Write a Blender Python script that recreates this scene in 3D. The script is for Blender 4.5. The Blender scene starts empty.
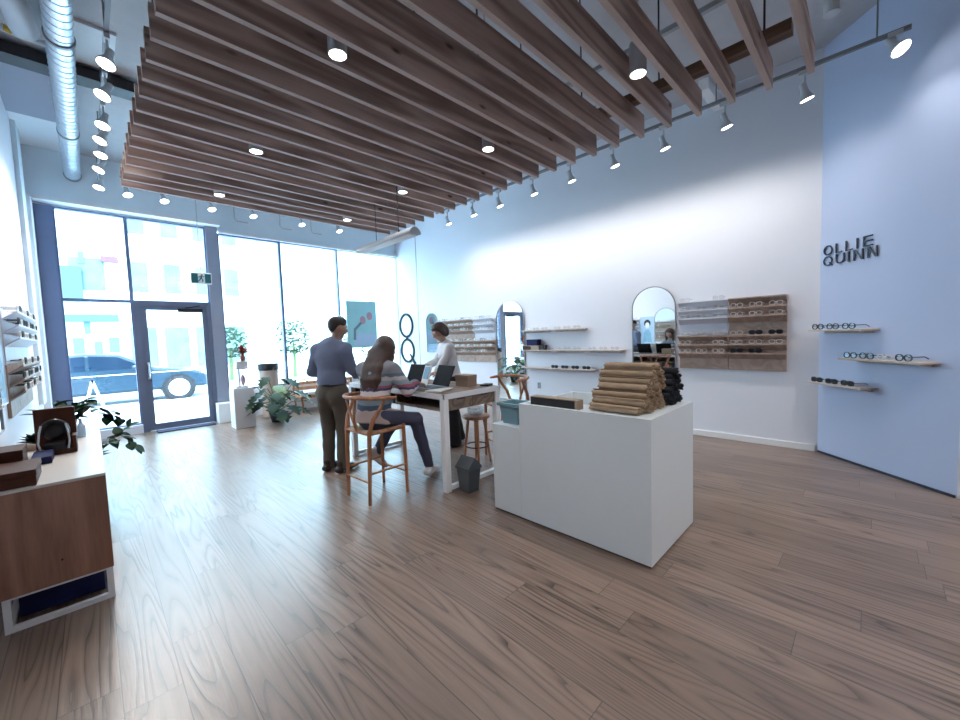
import bpy, math, random
import numpy as np
from mathutils import Vector, Matrix

S = 0.9375          # plan units to metres
SC = bpy.context.scene
COL = SC.collection
RND = random.Random(7)
PI = math.pi
ORD = ['first', 'second', 'third', 'fourth', 'fifth', 'sixth', 'seventh', 'eighth', 'ninth', 'tenth', 'eleventh', 'twelfth',
       'thirteenth', 'fourteenth', 'fifteenth', 'sixteenth', 'seventeenth', 'eighteenth', 'nineteenth', 'twentieth',
       'twenty-first', 'twenty-second', 'twenty-third', 'twenty-fourth']

# ------------------------------------------------------------------ materials
MATS = {}

def _mat(name):
    m = bpy.data.materials.new(name)
    m.use_nodes = True
    MATS[name] = m
    nt = m.node_tree
    return m, nt, nt.nodes, nt.links, nt.nodes['Principled BSDF']

def plain(name, col, rough=0.5, metal=0.0, spec=0.5, var=0.04, scale=9.0, bump=0.0, bscale=60.0, coat=0.0, sheen=0.0):
    """one base colour with a faint procedural mottling and optional bump"""
    m, nt, N, L, b = _mat(name)
    tc = N.new('ShaderNodeTexCoord')
    no = N.new('ShaderNodeTexNoise'); no.inputs['Scale'].default_value = scale; no.inputs['Detail'].default_value = 4
    L.new(tc.outputs['Object'], no.inputs['Vector'])
    mr = N.new('ShaderNodeMapRange')
    mr.inputs['To Min'].default_value = 1 - var; mr.inputs['To Max'].default_value = 1 + var
    L.new(no.outputs['Fac'], mr.inputs['Value'])
    mx = N.new('ShaderNodeVectorMath'); mx.operation = 'SCALE'
    mx.inputs[0].default_value = col
    L.new(mr.outputs['Result'], mx.inputs['Scale'])
    L.new(mx.outputs['Vector'], b.inputs['Base Color'])
    b.inputs['Roughness'].default_value = rough
    b.inputs['Metallic'].default_value = metal
    b.inputs['Specular IOR Level'].default_value = spec
    b.inputs['Coat Weight'].default_value = coat
    b.inputs['Sheen Weight'].default_value = sheen
    if bump:
        n2 = N.new('ShaderNodeTexNoise'); n2.inputs['Scale'].default_value = bscale; n2.inputs['Detail'].default_value = 3
        L.new(tc.outputs['Object'], n2.inputs['Vector'])
        bp = N.new('ShaderNodeBump'); bp.inputs['Strength'].default_value = bump; bp.inputs['Distance'].default_value = 0.01
        L.new(n2.outputs['Fac'], bp.inputs['Height']); L.new(bp.outputs['Normal'], b.inputs['Normal'])
    return m

def emit(name, col, strength):
    m, nt, N, L, b = _mat(name)
    b.inputs['Base Color'].default_value = (*col, 1)
    b.inputs['Emission Color'].default_value = (*col, 1)
    b.inputs['Emission Strength'].default_value = strength
    return m

def glass(name, tint=(0.93, 0.98, 0.98), refl=0.08):
    m, nt, N, L, b = _mat(name)
    out = N['Material Output']
    tr = N.new('ShaderNodeBsdfTransparent'); tr.inputs['Color'].default_value = (*tint, 1)
    gl = N.new('ShaderNodeBsdfGlossy'); gl.inputs['Roughness'].default_value = 0.02
    mx = N.new('ShaderNodeMixShader'); mx.inputs['Fac'].default_value = refl
    L.new(tr.outputs[0], mx.inputs[1]); L.new(gl.outputs[0], mx.inputs[2]); L.new(mx.outputs[0], out.inputs['Surface'])
    return m

def math_node(N, L, op, a, b=None, c=None):
    n = N.new('ShaderNodeMath'); n.operation = op
    for i, v in enumerate((a, b, c)):
        if v is None: continue
        if isinstance(v, (int, float)): n.inputs[i].default_value = v
        else: L.new(v, n.inputs[i])
    return n.outputs[0]

def wood(name, dark, light, axis='Y', scale=1.0, rings=9.0, rough=0.5, knots=False, stretch=0.09, contrast=1.0):
    """wood figure drawn as contour lines of a noise stretched along the grain"""
    m, nt, N, L, b = _mat(name)
    tc = N.new('ShaderNodeTexCoord')
    mp = N.new('ShaderNodeMapping')
    sc = [3.2 * scale] * 3; sc['XYZ'.index(axis)] = 3.2 * scale * stretch
    mp.inputs['Scale'].default_value = sc
    L.new(tc.outputs['Object'], mp.inputs['Vector'])
    oi = N.new('ShaderNodeObjectInfo')
    off = math_node(N, L, 'MULTIPLY', oi.outputs['Random'], 37.0)
    n1 = N.new('ShaderNodeTexNoise'); n1.noise_dimensions = '4D'
    n1.inputs['Scale'].default_value = 1.0; n1.inputs['Detail'].default_value = 1.5
    L.new(mp.outputs[0], n1.inputs['Vector']); L.new(off, n1.inputs['W'])
    w = math_node(N, L, 'MULTIPLY', n1.outputs['Fac'], rings * 6.283)
    sn = math_node(N, L, 'SINE', w)
    fac = math_node(N, L, 'MULTIPLY_ADD', sn, 0.5 * contrast, 0.5)
    n2 = N.new('ShaderNodeTexNoise'); n2.inputs['Scale'].default_value = 14.0; n2.inputs['Detail'].default_value = 4
    L.new(mp.outputs[0], n2.inputs['Vector'])
    f2 = math_node(N, L, 'MULTIPLY_ADD', n2.outputs['Fac'], 0.5, 0.0)
    fm = math_node(N, L, 'MULTIPLY_ADD', fac, 0.55, f2)
    rp = N.new('ShaderNodeValToRGB')
    rp.color_ramp.elements[0].position = 0.15; rp.color_ramp.elements[0].color = (*dark, 1)
    rp.color_ramp.elements[1].position = 0.85; rp.color_ramp.elements[1].color = (*light, 1)
    L.new(fm, rp.inputs['Fac'])
    col = rp.outputs['Color']
    if knots:
        v = N.new('ShaderNodeTexVoronoi'); v.inputs['Scale'].default_value = 1.0; v.feature = 'F1'
        m2 = N.new('ShaderNodeMapping'); s2 = [6.5, 6.5, 6.5]; s2['XYZ'.index(axis)] = 2.6
        m2.inputs['Scale'].default_value = s2
        ad = N.new('ShaderNodeVectorMath'); ad.operation = 'ADD'
        L.new(tc.outputs['Object'], m2.inputs['Vector']); L.new(m2.outputs[0], ad.inputs[0])
        cmb = N.new('ShaderNodeCombineXYZ'); L.new(off, cmb.inputs[0]); L.new(off, cmb.inputs[2])
        L.new(cmb.outputs[0], ad.inputs[1]); L.new(ad.outputs[0], v.inputs['Vector'])
        kr = N.new('ShaderNodeMapRange'); kr.inputs['From Min'].default_value = 0.05; kr.inputs['From Max'].default_value = 0.13
        L.new(v.outputs['Distance'], kr.inputs['Value'])
        mxk = N.new('ShaderNodeMixRGB'); mxk.inputs[1].default_value = (dark[0] * .35, dark[1] * .35, dark[2] * .35, 1)
        L.new(kr.outputs[0], mxk.inputs[0]); L.new(col, mxk.inputs[2]); col = mxk.outputs[0]
    tone = math_node(N, L, 'MULTIPLY_ADD', oi.outputs['Random'], 0.22, 0.89)
    tv = N.new('ShaderNodeVectorMath'); tv.operation = 'SCALE'
    L.new(col, tv.inputs[0]); L.new(tone, tv.inputs['Scale'])
    L.new(tv.outputs[0], b.inputs['Base Color'])
    b.inputs['Roughness'].default_value = rough
    return m

def floor_mat():
    m, nt, N, L, b = _mat('oak_planks')
    tc = N.new('ShaderNodeTexCoord')
    sp = N.new('ShaderNodeSeparateXYZ'); L.new(tc.outputs['Object'], sp.inputs[0])
    PW, PL = 0.21 * S, 2.1 * S
    row = math_node(N, L, 'FLOOR', math_node(N, L, 'DIVIDE', sp.outputs['X'], PW))
    wn = N.new('ShaderNodeTexWhiteNoise'); wn.noise_dimensions = '1D'; L.new(row, wn.inputs['W'])
    yo = math_node(N, L, 'MULTIPLY_ADD', wn.outputs['Value'], 5.0, math_node(N, L, 'DIVIDE', sp.outputs['Y'], PL))
    colm = math_node(N, L, 'FLOOR', yo)
    cid = N.new('ShaderNodeCombineXYZ'); L.new(row, cid.inputs[0]); L.new(colm, cid.inputs[1])
    w2 = N.new('ShaderNodeTexWhiteNoise'); w2.noise_dimensions = '2D'; L.new(cid.outputs[0], w2.inputs['Vector'])
    rnd = w2.outputs['Value']
    # seams
    fx = math_node(N, L, 'FRACT', math_node(N, L, 'DIVIDE', sp.outputs['X'], PW))
    fy = math_node(N, L, 'FRACT', yo)
    def edge(f, wd):
        d = math_node(N, L, 'ABSOLUTE', math_node(N, L, 'SUBTRACT', f, 0.5))
        return math_node(N, L, 'GREATER_THAN', d, 0.5 - wd)
    seam = math_node(N, L, 'MAXIMUM', edge(fx, 0.011), edge(fy, 0.0009))
    # figure
    cb = N.new('ShaderNodeCombineXYZ')
    L.new(math_node(N, L, 'MULTIPLY', sp.outputs['X'], 5.2), cb.inputs[0])
    L.new(math_node(N, L, 'MULTIPLY', sp.outputs['Y'], 0.34), cb.inputs[1])
    L.new(math_node(N, L, 'MULTIPLY', rnd, 91.0), cb.inputs[2])
    n1 = N.new('ShaderNodeTexNoise'); n1.inputs['Scale'].default_value = 1.0; n1.inputs['Detail'].default_value = 2.2
    n1.inputs['Roughness'].default_value = 0.42
    L.new(cb.outputs[0], n1.inputs['Vector'])
    ring = math_node(N, L, 'FRACT', math_node(N, L, 'MULTIPLY', n1.outputs['Fac'], 15.0))
    rr = N.new('ShaderNodeValToRGB'); e = rr.color_ramp.elements
    e[0].position = 0.0; e[0].color = (0.0, 0.0, 0.0, 1); e[1].position = 1.0; e[1].color = (0.55, 0.55, 0.55, 1)
    x = rr.color_ramp.elements.new(0.22); x.color = (0.62, 0.62, 0.62, 1)
    x = rr.color_ramp.elements.new(0.6); x.color = (0.95, 0.95, 0.95, 1)
    L.new(ring, rr.inputs['Fac'])
    # fine pores
    cb2 = N.new('ShaderNodeCombineXYZ')
    L.new(math_node(N, L, 'MULTIPLY', sp.outputs['X'], 130.0), cb2.inputs[0])
    L.new(math_node(N, L, 'MULTIPLY', sp.outputs['Y'], 7.0), cb2.inputs[1]); L.new(rnd, cb2.inputs[2])
    n2 = N.new('ShaderNodeTexNoise'); n2.inputs['Scale'].default_value = 1.0; n2.inputs['Detail'].default_value = 2
    L.new(cb2.outputs[0], n2.inputs['Vector'])
    n3 = N.new('ShaderNodeTexNoise'); n3.inputs['Scale'].default_value = 1.3; n3.inputs['Detail'].default_value = 2
    L.new(tc.outputs['Object'], n3.inputs['Vector'])
    stren = N.new('ShaderNodeMapRange'); stren.inputs['From Min'].default_value = 0.35; stren.inputs['From Max'].default_value = 0.65
    stren.inputs['To Min'].default_value = 0.35; stren.inputs['To Max'].default_value = 1.0
    L.new(n3.outputs['Fac'], stren.inputs['Value'])
    gm = N.new('ShaderNodeMixRGB'); gm.inputs[1].default_value = (.78, .78, .78, 1)
    L.new(stren.outputs[0], gm.inputs[0]); L.new(rr.outputs['Color'], gm.inputs[2])
    fac = math_node(N, L, 'MULTIPLY_ADD', n2.outputs['Fac'], 0.30, math_node(N, L, 'MULTIPLY_ADD', gm.outputs[0], 0.85, -0.12))
    rp = N.new('ShaderNodeValToRGB'); e = rp.color_ramp.elements
    e[0].position = 0.05; e[0].color = (0.046, 0.029, 0.022, 1)
    e[1].position = 0.95; e[1].color = (0.295, 0.203, 0.155, 1)
    L.new(fac, rp.inputs['Fac'])
    tone = math_node(N, L, 'MULTIPLY_ADD', rnd, 0.36, 0.80)
    tv = N.new('ShaderNodeVectorMath'); tv.operation = 'SCALE'; L.new(rp.outputs['Color'], tv.inputs[0]); L.new(tone, tv.inputs['Scale'])
    mx = N.new('ShaderNodeMixRGB'); mx.inputs[2].default_value = (0.05, 0.038, 0.03, 1)
    L.new(math_node(N, L, 'MULTIPLY', seam, 0.8), mx.inputs[0]); L.new(tv.outputs[0], mx.inputs[1])
    L.new(mx.outputs[0], b.inputs['Base Color'])
    ro = math_node(N, L, 'MULTIPLY_ADD', n2.outputs['Fac'], 0.16, 0.24)
    L.new(ro, b.inputs['Roughness'])
    b.inputs['Specular IOR Level'].default_value = 0.8
    bp = N.new('ShaderNodeBump'); bp.inputs['Strength'].default_value = 0.22; bp.inputs['Distance'].default_value = 0.004
    h = math_node(N, L, 'SUBTRACT', fac, seam)
    L.new(h, bp.inputs['Height']); L.new(bp.outputs['Normal'], b.inputs['Normal'])
    return m

def stripes(name, bands, axis='Z', rough=0.9):
    """knitted stripes: bands = [(height in metres, colour)] in object space"""
    m, nt, N, L, b = _mat(name)
    tc = N.new('ShaderNodeTexCoord')
    sp = N.new('ShaderNodeSeparateXYZ'); L.new(tc.outputs['Object'], sp.inputs[0])
    no = N.new('ShaderNodeTexNoise'); no.inputs['Scale'].default_value = 16; L.new(tc.outputs['Object'], no.inputs['Vector'])
    z = math_node(N, L, 'MULTIPLY_ADD', no.outputs['Fac'], 0.03, sp.outputs[axis])
    lo, hi = bands[0][0], bands[-1][0]
    mr = N.new('ShaderNodeMapRange'); mr.inputs['From Min'].default_value = lo; mr.inputs['From Max'].default_value = hi
    L.new(z, mr.inputs['Value'])
    rp = N.new('ShaderNodeValToRGB'); rp.color_ramp.interpolation = 'CONSTANT'
    e = rp.color_ramp.elements
    for i, (h, c) in enumerate(bands):
        p = (h - lo) / (hi - lo)
        if i == 0: el = e[0]; el.position = p
        elif i == 1: el = e[1]; el.position = p
        else: el = e.new(p)
        el.color = (*c, 1)
    L.new(mr.outputs[0], rp.inputs['Fac']); L.new(rp.outputs[0], b.inputs['Base Color'])
    b.inputs['Roughness'].default_value = rough
    return m

def corrugated(name, col, rough=0.35, metal=0.9, freq=30.0):
    """sheet metal with a helical lock seam"""
    m, nt, N, L, b = _mat(name)
    b.inputs['Base Color'].default_value = (*col, 1); b.inputs['Roughness'].default_value = rough; b.inputs['Metallic'].default_value = metal
    return m

plain('wall_white', (0.76, 0.77, 0.83), 0.75, var=0.012, scale=2)
plain('wall_daylit', (0.50, 0.56, 0.74), 0.7, var=0.015, scale=2)  # blue cast of the daylight put into the slanted wall's colour
plain('ceiling_grey', (0.50, 0.50, 0.52), 0.85, var=0.10, scale=6, bump=0.25, bscale=40)
plain('ceiling_lit', (0.82, 0.84, 0.86), 0.7, var=0.02)  # window light on the ceiling, put into a whiter colour
plain('ceiling_unlit', (0.34, 0.36, 0.43), 0.8, var=0.03)  # stretch of ceiling away from the light, its shade put into the colour
plain('paint_white', (0.82, 0.82, 0.83), 0.45, var=0.01)
plain('counter_white', (0.66, 0.71, 0.735), 0.42, var=0.012)
plain('frame_navy', (0.15, 0.19, 0.32), 0.5, var=0.06)
plain('frame_door', (0.13, 0.15, 0.22), 0.45, var=0.06)
plain('column_grey', (0.27, 0.30, 0.38), 0.6, var=0.05)
plain('soffit_blue', (0.74, 0.84, 0.90), 0.75, var=0.03)
plain('matt_black', (0.009, 0.009, 0.012), 0.7, spec=0.12)
plain('black', (0.012, 0.012, 0.015), 0.45, var=0.1)
plain('black_gloss', (0.008, 0.008, 0.012), 0.15, var=0.1)
plain('rubber_navy', (0.02, 0.024, 0.06), 0.9, var=0.2)
plain('letter_navy', (0.012, 0.016, 0.035), 0.4, var=0.05)
plain('emblem_teal', (0.004, 0.018, 0.028), 0.6, spec=0.2, var=0.05)
plain('steel', (0.62, 0.64, 0.67), 0.32, 1.0, var=0.05)
plain('duct_steel', (0.68, 0.74, 0.80), 0.34, 1.0, var=0.06)
plain('grey_metal', (0.32, 0.33, 0.35), 0.5, 0.4, var=0.05)
plain('track_grey', (0.22, 0.23, 0.25), 0.5, 0.3, var=0.04)
plain('mirror', (0.93, 0.97, 0.97), 0.02, 1.0, var=0.0)
plain('lamp_shell', (0.55, 0.56, 0.58), 0.4, 0.3, var=0.03)
emit('lamp_lens', (1.0, 0.97, 0.93), 14)
glass('pane_glass')
glass('clear_glass', (0.9, 0.93, 0.95), 0.12)
glass('eye_lens', (0.9, 0.93, 0.95), 0.035)
floor_mat()
wood('slat_wood', (0.27, 0.188, 0.160), (0.56, 0.415, 0.36), 'X', 1.7, 6.0, 0.65, knots=True, contrast=1.15)
wood('slat_edge_lit', (0.42, 0.32, 0.285), (0.60, 0.48, 0.435), 'X', 1.5, 5.0, 0.6, contrast=0.5)  # light on the slat undersides, put into a paler wood colour
wood('batten_wood', (0.10, 0.05, 0.025), (0.22, 0.12, 0.07), 'Y', 1.5, 6.0, 0.6)
wood('cabinet_wood', (0.19, 0.088, 0.055), (0.41, 0.215, 0.145), 'Z', 1.6, 6.0, 0.5, contrast=0.6)
wood('board_wood', (0.30, 0.21, 0.17), (0.46, 0.34, 0.28), 'Y', 1.5, 6.0, 0.6, contrast=0.6)
wood('shelf_wood', (0.42, 0.35, 0.31), (0.60, 0.52, 0.47), 'Y', 1.6, 5.0, 0.6, contrast=0.6)
wood('teak', (0.24, 0.095, 0.042), (0.52, 0.245, 0.12), 'Z', 2.0, 6.0, 0.42, contrast=0.7)
wood('table_wood', (0.13, 0.085, 0.06), (0.27, 0.19, 0.14), 'Y', 1.6, 7.0, 0.5)
plain('top_laminate', (0.66, 0.60, 0.55), 0.28, var=0.05, scale=4)
plain('box_brown', (0.075, 0.024, 0.013), 0.6, spec=0.25, var=0.12, scale=14)
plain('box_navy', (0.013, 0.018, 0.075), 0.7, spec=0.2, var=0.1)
plain('box_tan', (0.33, 0.24, 0.17), 0.6, var=0.08)
plain('sack_tan', (0.33, 0.235, 0.155), 0.85, var=0.28, scale=22, bump=0.6, bscale=45)
plain('sack_black', (0.010, 0.012, 0.020), 0.85, var=0.25, scale=22, bump=0.6, bscale=45)
plain('teal_plastic', (0.16, 0.30, 0.36), 0.4, var=0.04)
plain('bin_grey', (0.075, 0.085, 0.095), 0.45, var=0.05)
plain('woven', (0.52, 0.42, 0.29), 0.85, var=0.15, scale=50, bump=0.7, bscale=120)
plain('leaf', (0.009, 0.036, 0.016), 0.6, spec=0.2, var=0.35, scale=18)
plain('leaf_pale', (0.07, 0.16, 0.035), 0.45, var=0.35, scale=14)
plain('stem', (0.07, 0.13, 0.04), 0.6, var=0.2)
plain('tan_pot', (0.60, 0.46, 0.38), 0.6, var=0.04)
plain('cushion', (0.72, 0.72, 0.72), 0.9, var=0.05, bump=0.2)
plain('paper', (0.82, 0.82, 0.80), 0.7, var=0.03)
plain('paper_blue', (0.25, 0.48, 0.66), 0.7, var=0.35, scale=20)
plain('poster_teal', (0.34, 0.66, 0.70), 0.6, var=0.10, scale=3)
plain('poster_pink', (0.50, 0.30, 0.36), 0.6, var=0.1)
plain('poster_slate', (0.16, 0.25, 0.34), 0.6, var=0.1)
plain('poster_pale', (0.46, 0.62, 0.80), 0.6, var=0.06)
plain('flower_rust', (0.30, 0.07, 0.05), 0.7, var=0.3)
plain('skin', (0.46, 0.27, 0.20), 0.5, var=0.06, scale=30)
plain('lips', (0.35, 0.11, 0.09), 0.45, var=0.05)
plain('eye_white', (0.78, 0.77, 0.74), 0.25, var=0.02)
plain('eye_iris', (0.05, 0.03, 0.02), 0.2, var=0.05)
plain('hair_black', (0.020, 0.014, 0.013), 0.5, var=0.3, scale=60, bump=0.6, bscale=90)
plain('hair_brown', (0.062, 0.031, 0.022), 0.5, var=0.45, scale=28, bump=0.6, bscale=90)
plain('shirt_blue', (0.165, 0.20, 0.30), 0.85, var=0.07, scale=22, bump=0.35, bscale=14)
plain('trouser_khaki', (0.105, 0.092, 0.075), 0.85, var=0.07, scale=12, bump=0.3, bscale=14)
plain('jeans', (0.062, 0.068, 0.115), 0.9, var=0.12, scale=14, bump=0.3, bscale=16)
plain('blouse_white', (0.74, 0.73, 0.75), 0.8, var=0.03, bump=0.35, bscale=14)
plain('trouser_black', (0.010, 0.010, 0.014), 0.85, var=0.1)
plain('shoe_brown', (0.035, 0.020, 0.016), 0.45, var=0.1)
plain('shoe_white', (0.55, 0.52, 0.52), 0.7, var=0.08)
stripes('sweater_stripes', [(-0.30, (.43, .34, .32)), (0.20, (.05, .08, .13)), (0.245, (.17, .23, .27)), (0.30, (.36, .10, .16)),
                            (0.325, (.60, .53, .52)), (0.37, (.04, .06, .13)), (0.395, (.33, .09, .14)), (0.42, (.25, .31, .35)), (0.465, (.50, .45, .45)),
                            (0.50, (.12, .16, .20)), (0.53, (.24, .24, .27)), (0.70, (.2, .2, .22))])
plain('sign_green', (0.01, 0.10, 0.12), 0.4, var=0.05)
plain('snow_pavement', (0.62, 0.73, 0.80), 0.8, var=0.04)
plain('asphalt', (0.42, 0.50, 0.56), 0.8, var=0.06)
plain('facade_white', (0.64, 0.77, 0.84), 0.8, var=0.03)
plain('window_pale', (0.36, 0.50, 0.52), 0.5, spec=0.2, var=0.25, scale=1.5)
plain('facade_teal', (0.07, 0.16, 0.17), 0.6, var=0.08)
plain('facade_pink', (0.12, 0.055, 0.09), 0.7, var=0.05)
plain('facade_pale', (0.05, 0.105, 0.10), 0.7, var=0.05)
plain('window_teal', (0.11, 0.19, 0.20), 0.5, spec=0.2, var=0.5, scale=1.5)
plain('car_blue', (0.010, 0.034, 0.062), 0.3, coat=0.25, var=0.05)
plain('car_glass', (0.010, 0.025, 0.05), 0.08, var=0.1)
plain('tyre', (0.02, 0.025, 0.035), 0.8, var=0.1)
plain('hub_white', (0.75, 0.77, 0.80), 0.4, var=0.03)
plain('label_yellow', (0.55, 0.36, 0.03), 0.6, var=0.05)
plain('insulation', (0.62, 0.65, 0.70), 0.6, var=0.05)

# ------------------------------------------------------------------ mesh builder
def basis(d):
    d = Vector(d).normalized()
    a = Vector((0, 0, 1)) if abs(d.z) < 0.9 else Vector((1, 0, 0))
    u = d.cross(a).normalized()
    return u, d.cross(u).normalized(), d

class MB:
    def __init__(s): s.v = []; s.f = []; s.m = []
    def add(s, vs, fs, mat=0):
        o = len(s.v); s.v += [tuple(v) for v in vs]
        for f in fs: s.f.append(tuple(i + o for i in f)); s.m.append(mat)
        return s
    def box(s, x0, x1, y0, y1, z0, z1, mat=0):
        return s.add([(x0, y0, z0), (x1, y0, z0), (x1, y1, z0), (x0, y1, z0), (x0, y0, z1), (x1, y0, z1), (x1, y1, z1), (x0, y1, z1)],
                     [(3, 2, 1, 0), (4, 5, 6, 7), (0, 1, 5, 4), (1, 2, 6, 5), (2, 3, 7, 6), (3, 0, 4, 7)], mat)
    def obox(s, c, ax, ay, az, mat=0):
        """box at c with half-axis vectors"""
        c, ax, ay, az = map(Vector, (c, ax, ay, az)); vs = []
        for sz in (-1, 1):
            for sx, sy in ((-1, -1), (1, -1), (1, 1), (-1, 1)): vs.append(c + ax * sx + ay * sy + az * sz)
        return s.add(vs, [(3, 2, 1, 0), (4, 5, 6, 7), (0, 1, 5, 4), (1, 2, 6, 5), (2, 3, 7, 6), (3, 0, 4, 7)], mat)
    def bar(s, p, q, w, h, up=(0, 0, 1), mat=0):
        p, q = Vector(p), Vector(q); d = q - p; u = d.normalized(); sd = u.cross(Vector(up)).normalized(); n = sd.cross(u)
        return s.obox((p + q) / 2, d / 2, sd * w / 2, n * h / 2, mat)
    def tube(s, pts, r, n=10, mat=0, cap=True):
        pts = [Vector(p) for p in pts]; k = len(pts)
        rs = r if isinstance(r, (list, tuple)) else [r] * k
        vs = []; fs = []
        u = None
        for i, p in enumerate(pts):
            d = (pts[min(i + 1, k - 1)] - pts[max(i - 1, 0)]).normalized()
            if u is None: u, w, _ = basis(d)
            else:
                u = (u - d * u.dot(d)).normalized()
            w = d.cross(u)
            for j in range(n):
                a = 2 * PI * j / n; vs.append(p + (u * math.cos(a) + w * math.sin(a)) * rs[i])
        for i in range(k - 1):
            for j in range(n):
                fs.append((i * n + j, i * n + (j + 1) % n, (i + 1) * n + (j + 1) % n, (i + 1) * n + j))
        if cap: fs += [tuple(range(n))[::-1], tuple(range((k - 1) * n, k * n))]
        return s.add(vs, fs, mat)
    def cyl(s, p, q, r, r2=None, n=16, mat=0, cap=True): return s.tube([p, q], [r, r if r2 is None else r2], n, mat, cap)
    def lathe(s, prof, c=(0, 0, 0), n=24, mat=0, axis=(0, 0, 1)):
        u, w, d = basis(axis); c = Vector(c); vs = []; fs = []
        for (r, z) in prof:
            for j in range(n):
                a = 2 * PI * j / n; vs.append(c + (u * math.cos(a) + w * math.sin(a)) * max(r, 1e-4) + d * z)
        for i in range(len(prof) - 1):
            for j in range(n): fs.append((i * n + j, i * n + (j + 1) % n, (i + 1) * n + (j + 1) % n, (i + 1) * n + j))
        fs += [tuple(range(n))[::-1], tuple(range((len(prof) - 1) * n, len(prof) * n))]
        return s.add(vs, fs, mat)
    def ell(s, c, r, n=14, m=9, mat=0, rot=None):
        c = Vector(c); vs = []; fs = []
        r = (r, r, r) if isinstance(r, (int, float)) else r
        for i in range(m + 1):
            t = PI * i / m
            for j in range(n):
                a = 2 * PI * j / n
                v = Vector((r[0] * math.sin(t) * math.cos(a), r[1] * math.sin(t) * math.sin(a), r[2] * math.cos(t)))
                if rot is not None: v = rot @ v
                vs.append(c + v)
        for i in range(m):
            for j in range(n): fs.append((i * n + j, (i + 1) * n + j, (i + 1) * n + (j + 1) % n, i * n + (j + 1) % n))
        return s.add(vs, fs, mat)
    def prism(s, poly, fn, d0, d1, mat=0, holes=None):
        """poly in 2D, fn(a,b,depth) gives the point"""
        n = len(poly)
        vs = [fn(a, b, d0) for a, b in poly] + [fn(a, b, d1) for a, b in poly]
        fs = [tuple(range(n))[::-1], tuple(range(n, 2 * n))] + [(i, (i + 1) % n, n + (i + 1) % n, n + i) for i in range(n)]
        return s.add(vs, fs, mat)
    def ring(s, fn, c, ro, ri, d0, d1, n=32, mat=0, sx=1.0):
        vs = []; fs = []
        for j in range(n):
            a = 2 * PI * j / n
            for (r, d) in ((ro, d0), (ro, d1), (ri, d1), (ri, d0)): vs.append(fn(c[0] + r * math.cos(a) * sx, c[1] + r * math.sin(a), d))
        for j in range(n):
            k = (j + 1) % n
            for q in range(4): fs.append((j * 4 + q, k * 4 + q, k * 4 + (q + 1) % 4, j * 4 + (q + 1) % 4))
        return s.add(vs, fs, mat)
    def build(s, name, mats, parent=None, local=False, bevel=0.0, smooth=30, loc=None):
        me = bpy.data.meshes.new(name)
        vs = np.array(s.v, float)
        org = np.zeros(3)
        if loc is not None: org = np.array(loc, float)
        elif parent is not None and not local: org = np.array(parent['_o'])
        vs = (vs - (0 if (local or (parent is None and loc is None)) else org)) * S
        me.from_pydata(vs.tolist(), [], s.f)
        if isinstance(mats, str): mats = [mats]
        for m in mats: me.materials.append(MATS[m])
        if len(mats) > 1: me.polygons.foreach_set('material_index', s.m)
        fix_normals(me)
        if smooth:
            me.polygons.foreach_set('use_smooth', [True] * len(me.polygons)); me.set_sharp_from_angle(angle=math.radians(smooth))
        me.update()
        o = bpy.data.objects.new(name, me); COL.objects.link(o)
        if parent is not None: o.parent = parent
        elif loc is not None: o.location = [x * S for x in loc]
        if bevel:
            b = o.modifiers.new('edge', 'BEVEL'); b.width = bevel * S; b.segments = 2; b.limit_method = 'ANGLE'; b.angle_limit = math.radians(40)
        if '_o' not in o: o['_o'] = list(parent['_o']) if (parent is not None) else list(org)
        return o

def fix_normals(me):
    import bmesh
    bm = bmesh.new(); bm.from_mesh(me); bmesh.ops.recalc_face_normals(bm, faces=bm.faces); bm.to_mesh(me); bm.free()

def thing(name, label, cat, loc=(0, 0, 0), rz=0.0, group=None):
    o = bpy.data.objects.new(name, None); COL.objects.link(o); o.empty_display_size = 0.1
    o.location = [x * S for x in loc]; o.rotation_euler = (0, 0, rz); o['_o'] = list(loc)
    tag(o, label, cat, group); return o

def tag(o, label, cat, group=None):
    o['label'] = label; o['category'] = cat
    if group: o['group'] = group
    return o

def struct(name, mb, mat, parent=None, label=None, bevel=0.0):
    o = mb.build(name, mat, parent, bevel=bevel)
    if parent is None: o['kind'] = 'structure'
    if label: o['label'] = label
    return o

def kids(o): return [c for c in bpy.data.objects if c.parent == o]

def copy_tree(o, parent=None):
    c = o.copy(); COL.objects.link(c)
    if parent is not None: c.parent = parent
    for ch in KID.get(o.name) or kids(o): copy_tree(ch, c)
    return c
KID = {}

def put(o, loc, rz=0.0, label=None, group=None):
    o.location = [x * S for x in loc]; o.rotation_euler = (0, 0, rz); o['_o'] = list(loc)
    if label: o['label'] = label
    if group: o['group'] = group
    return o
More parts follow.
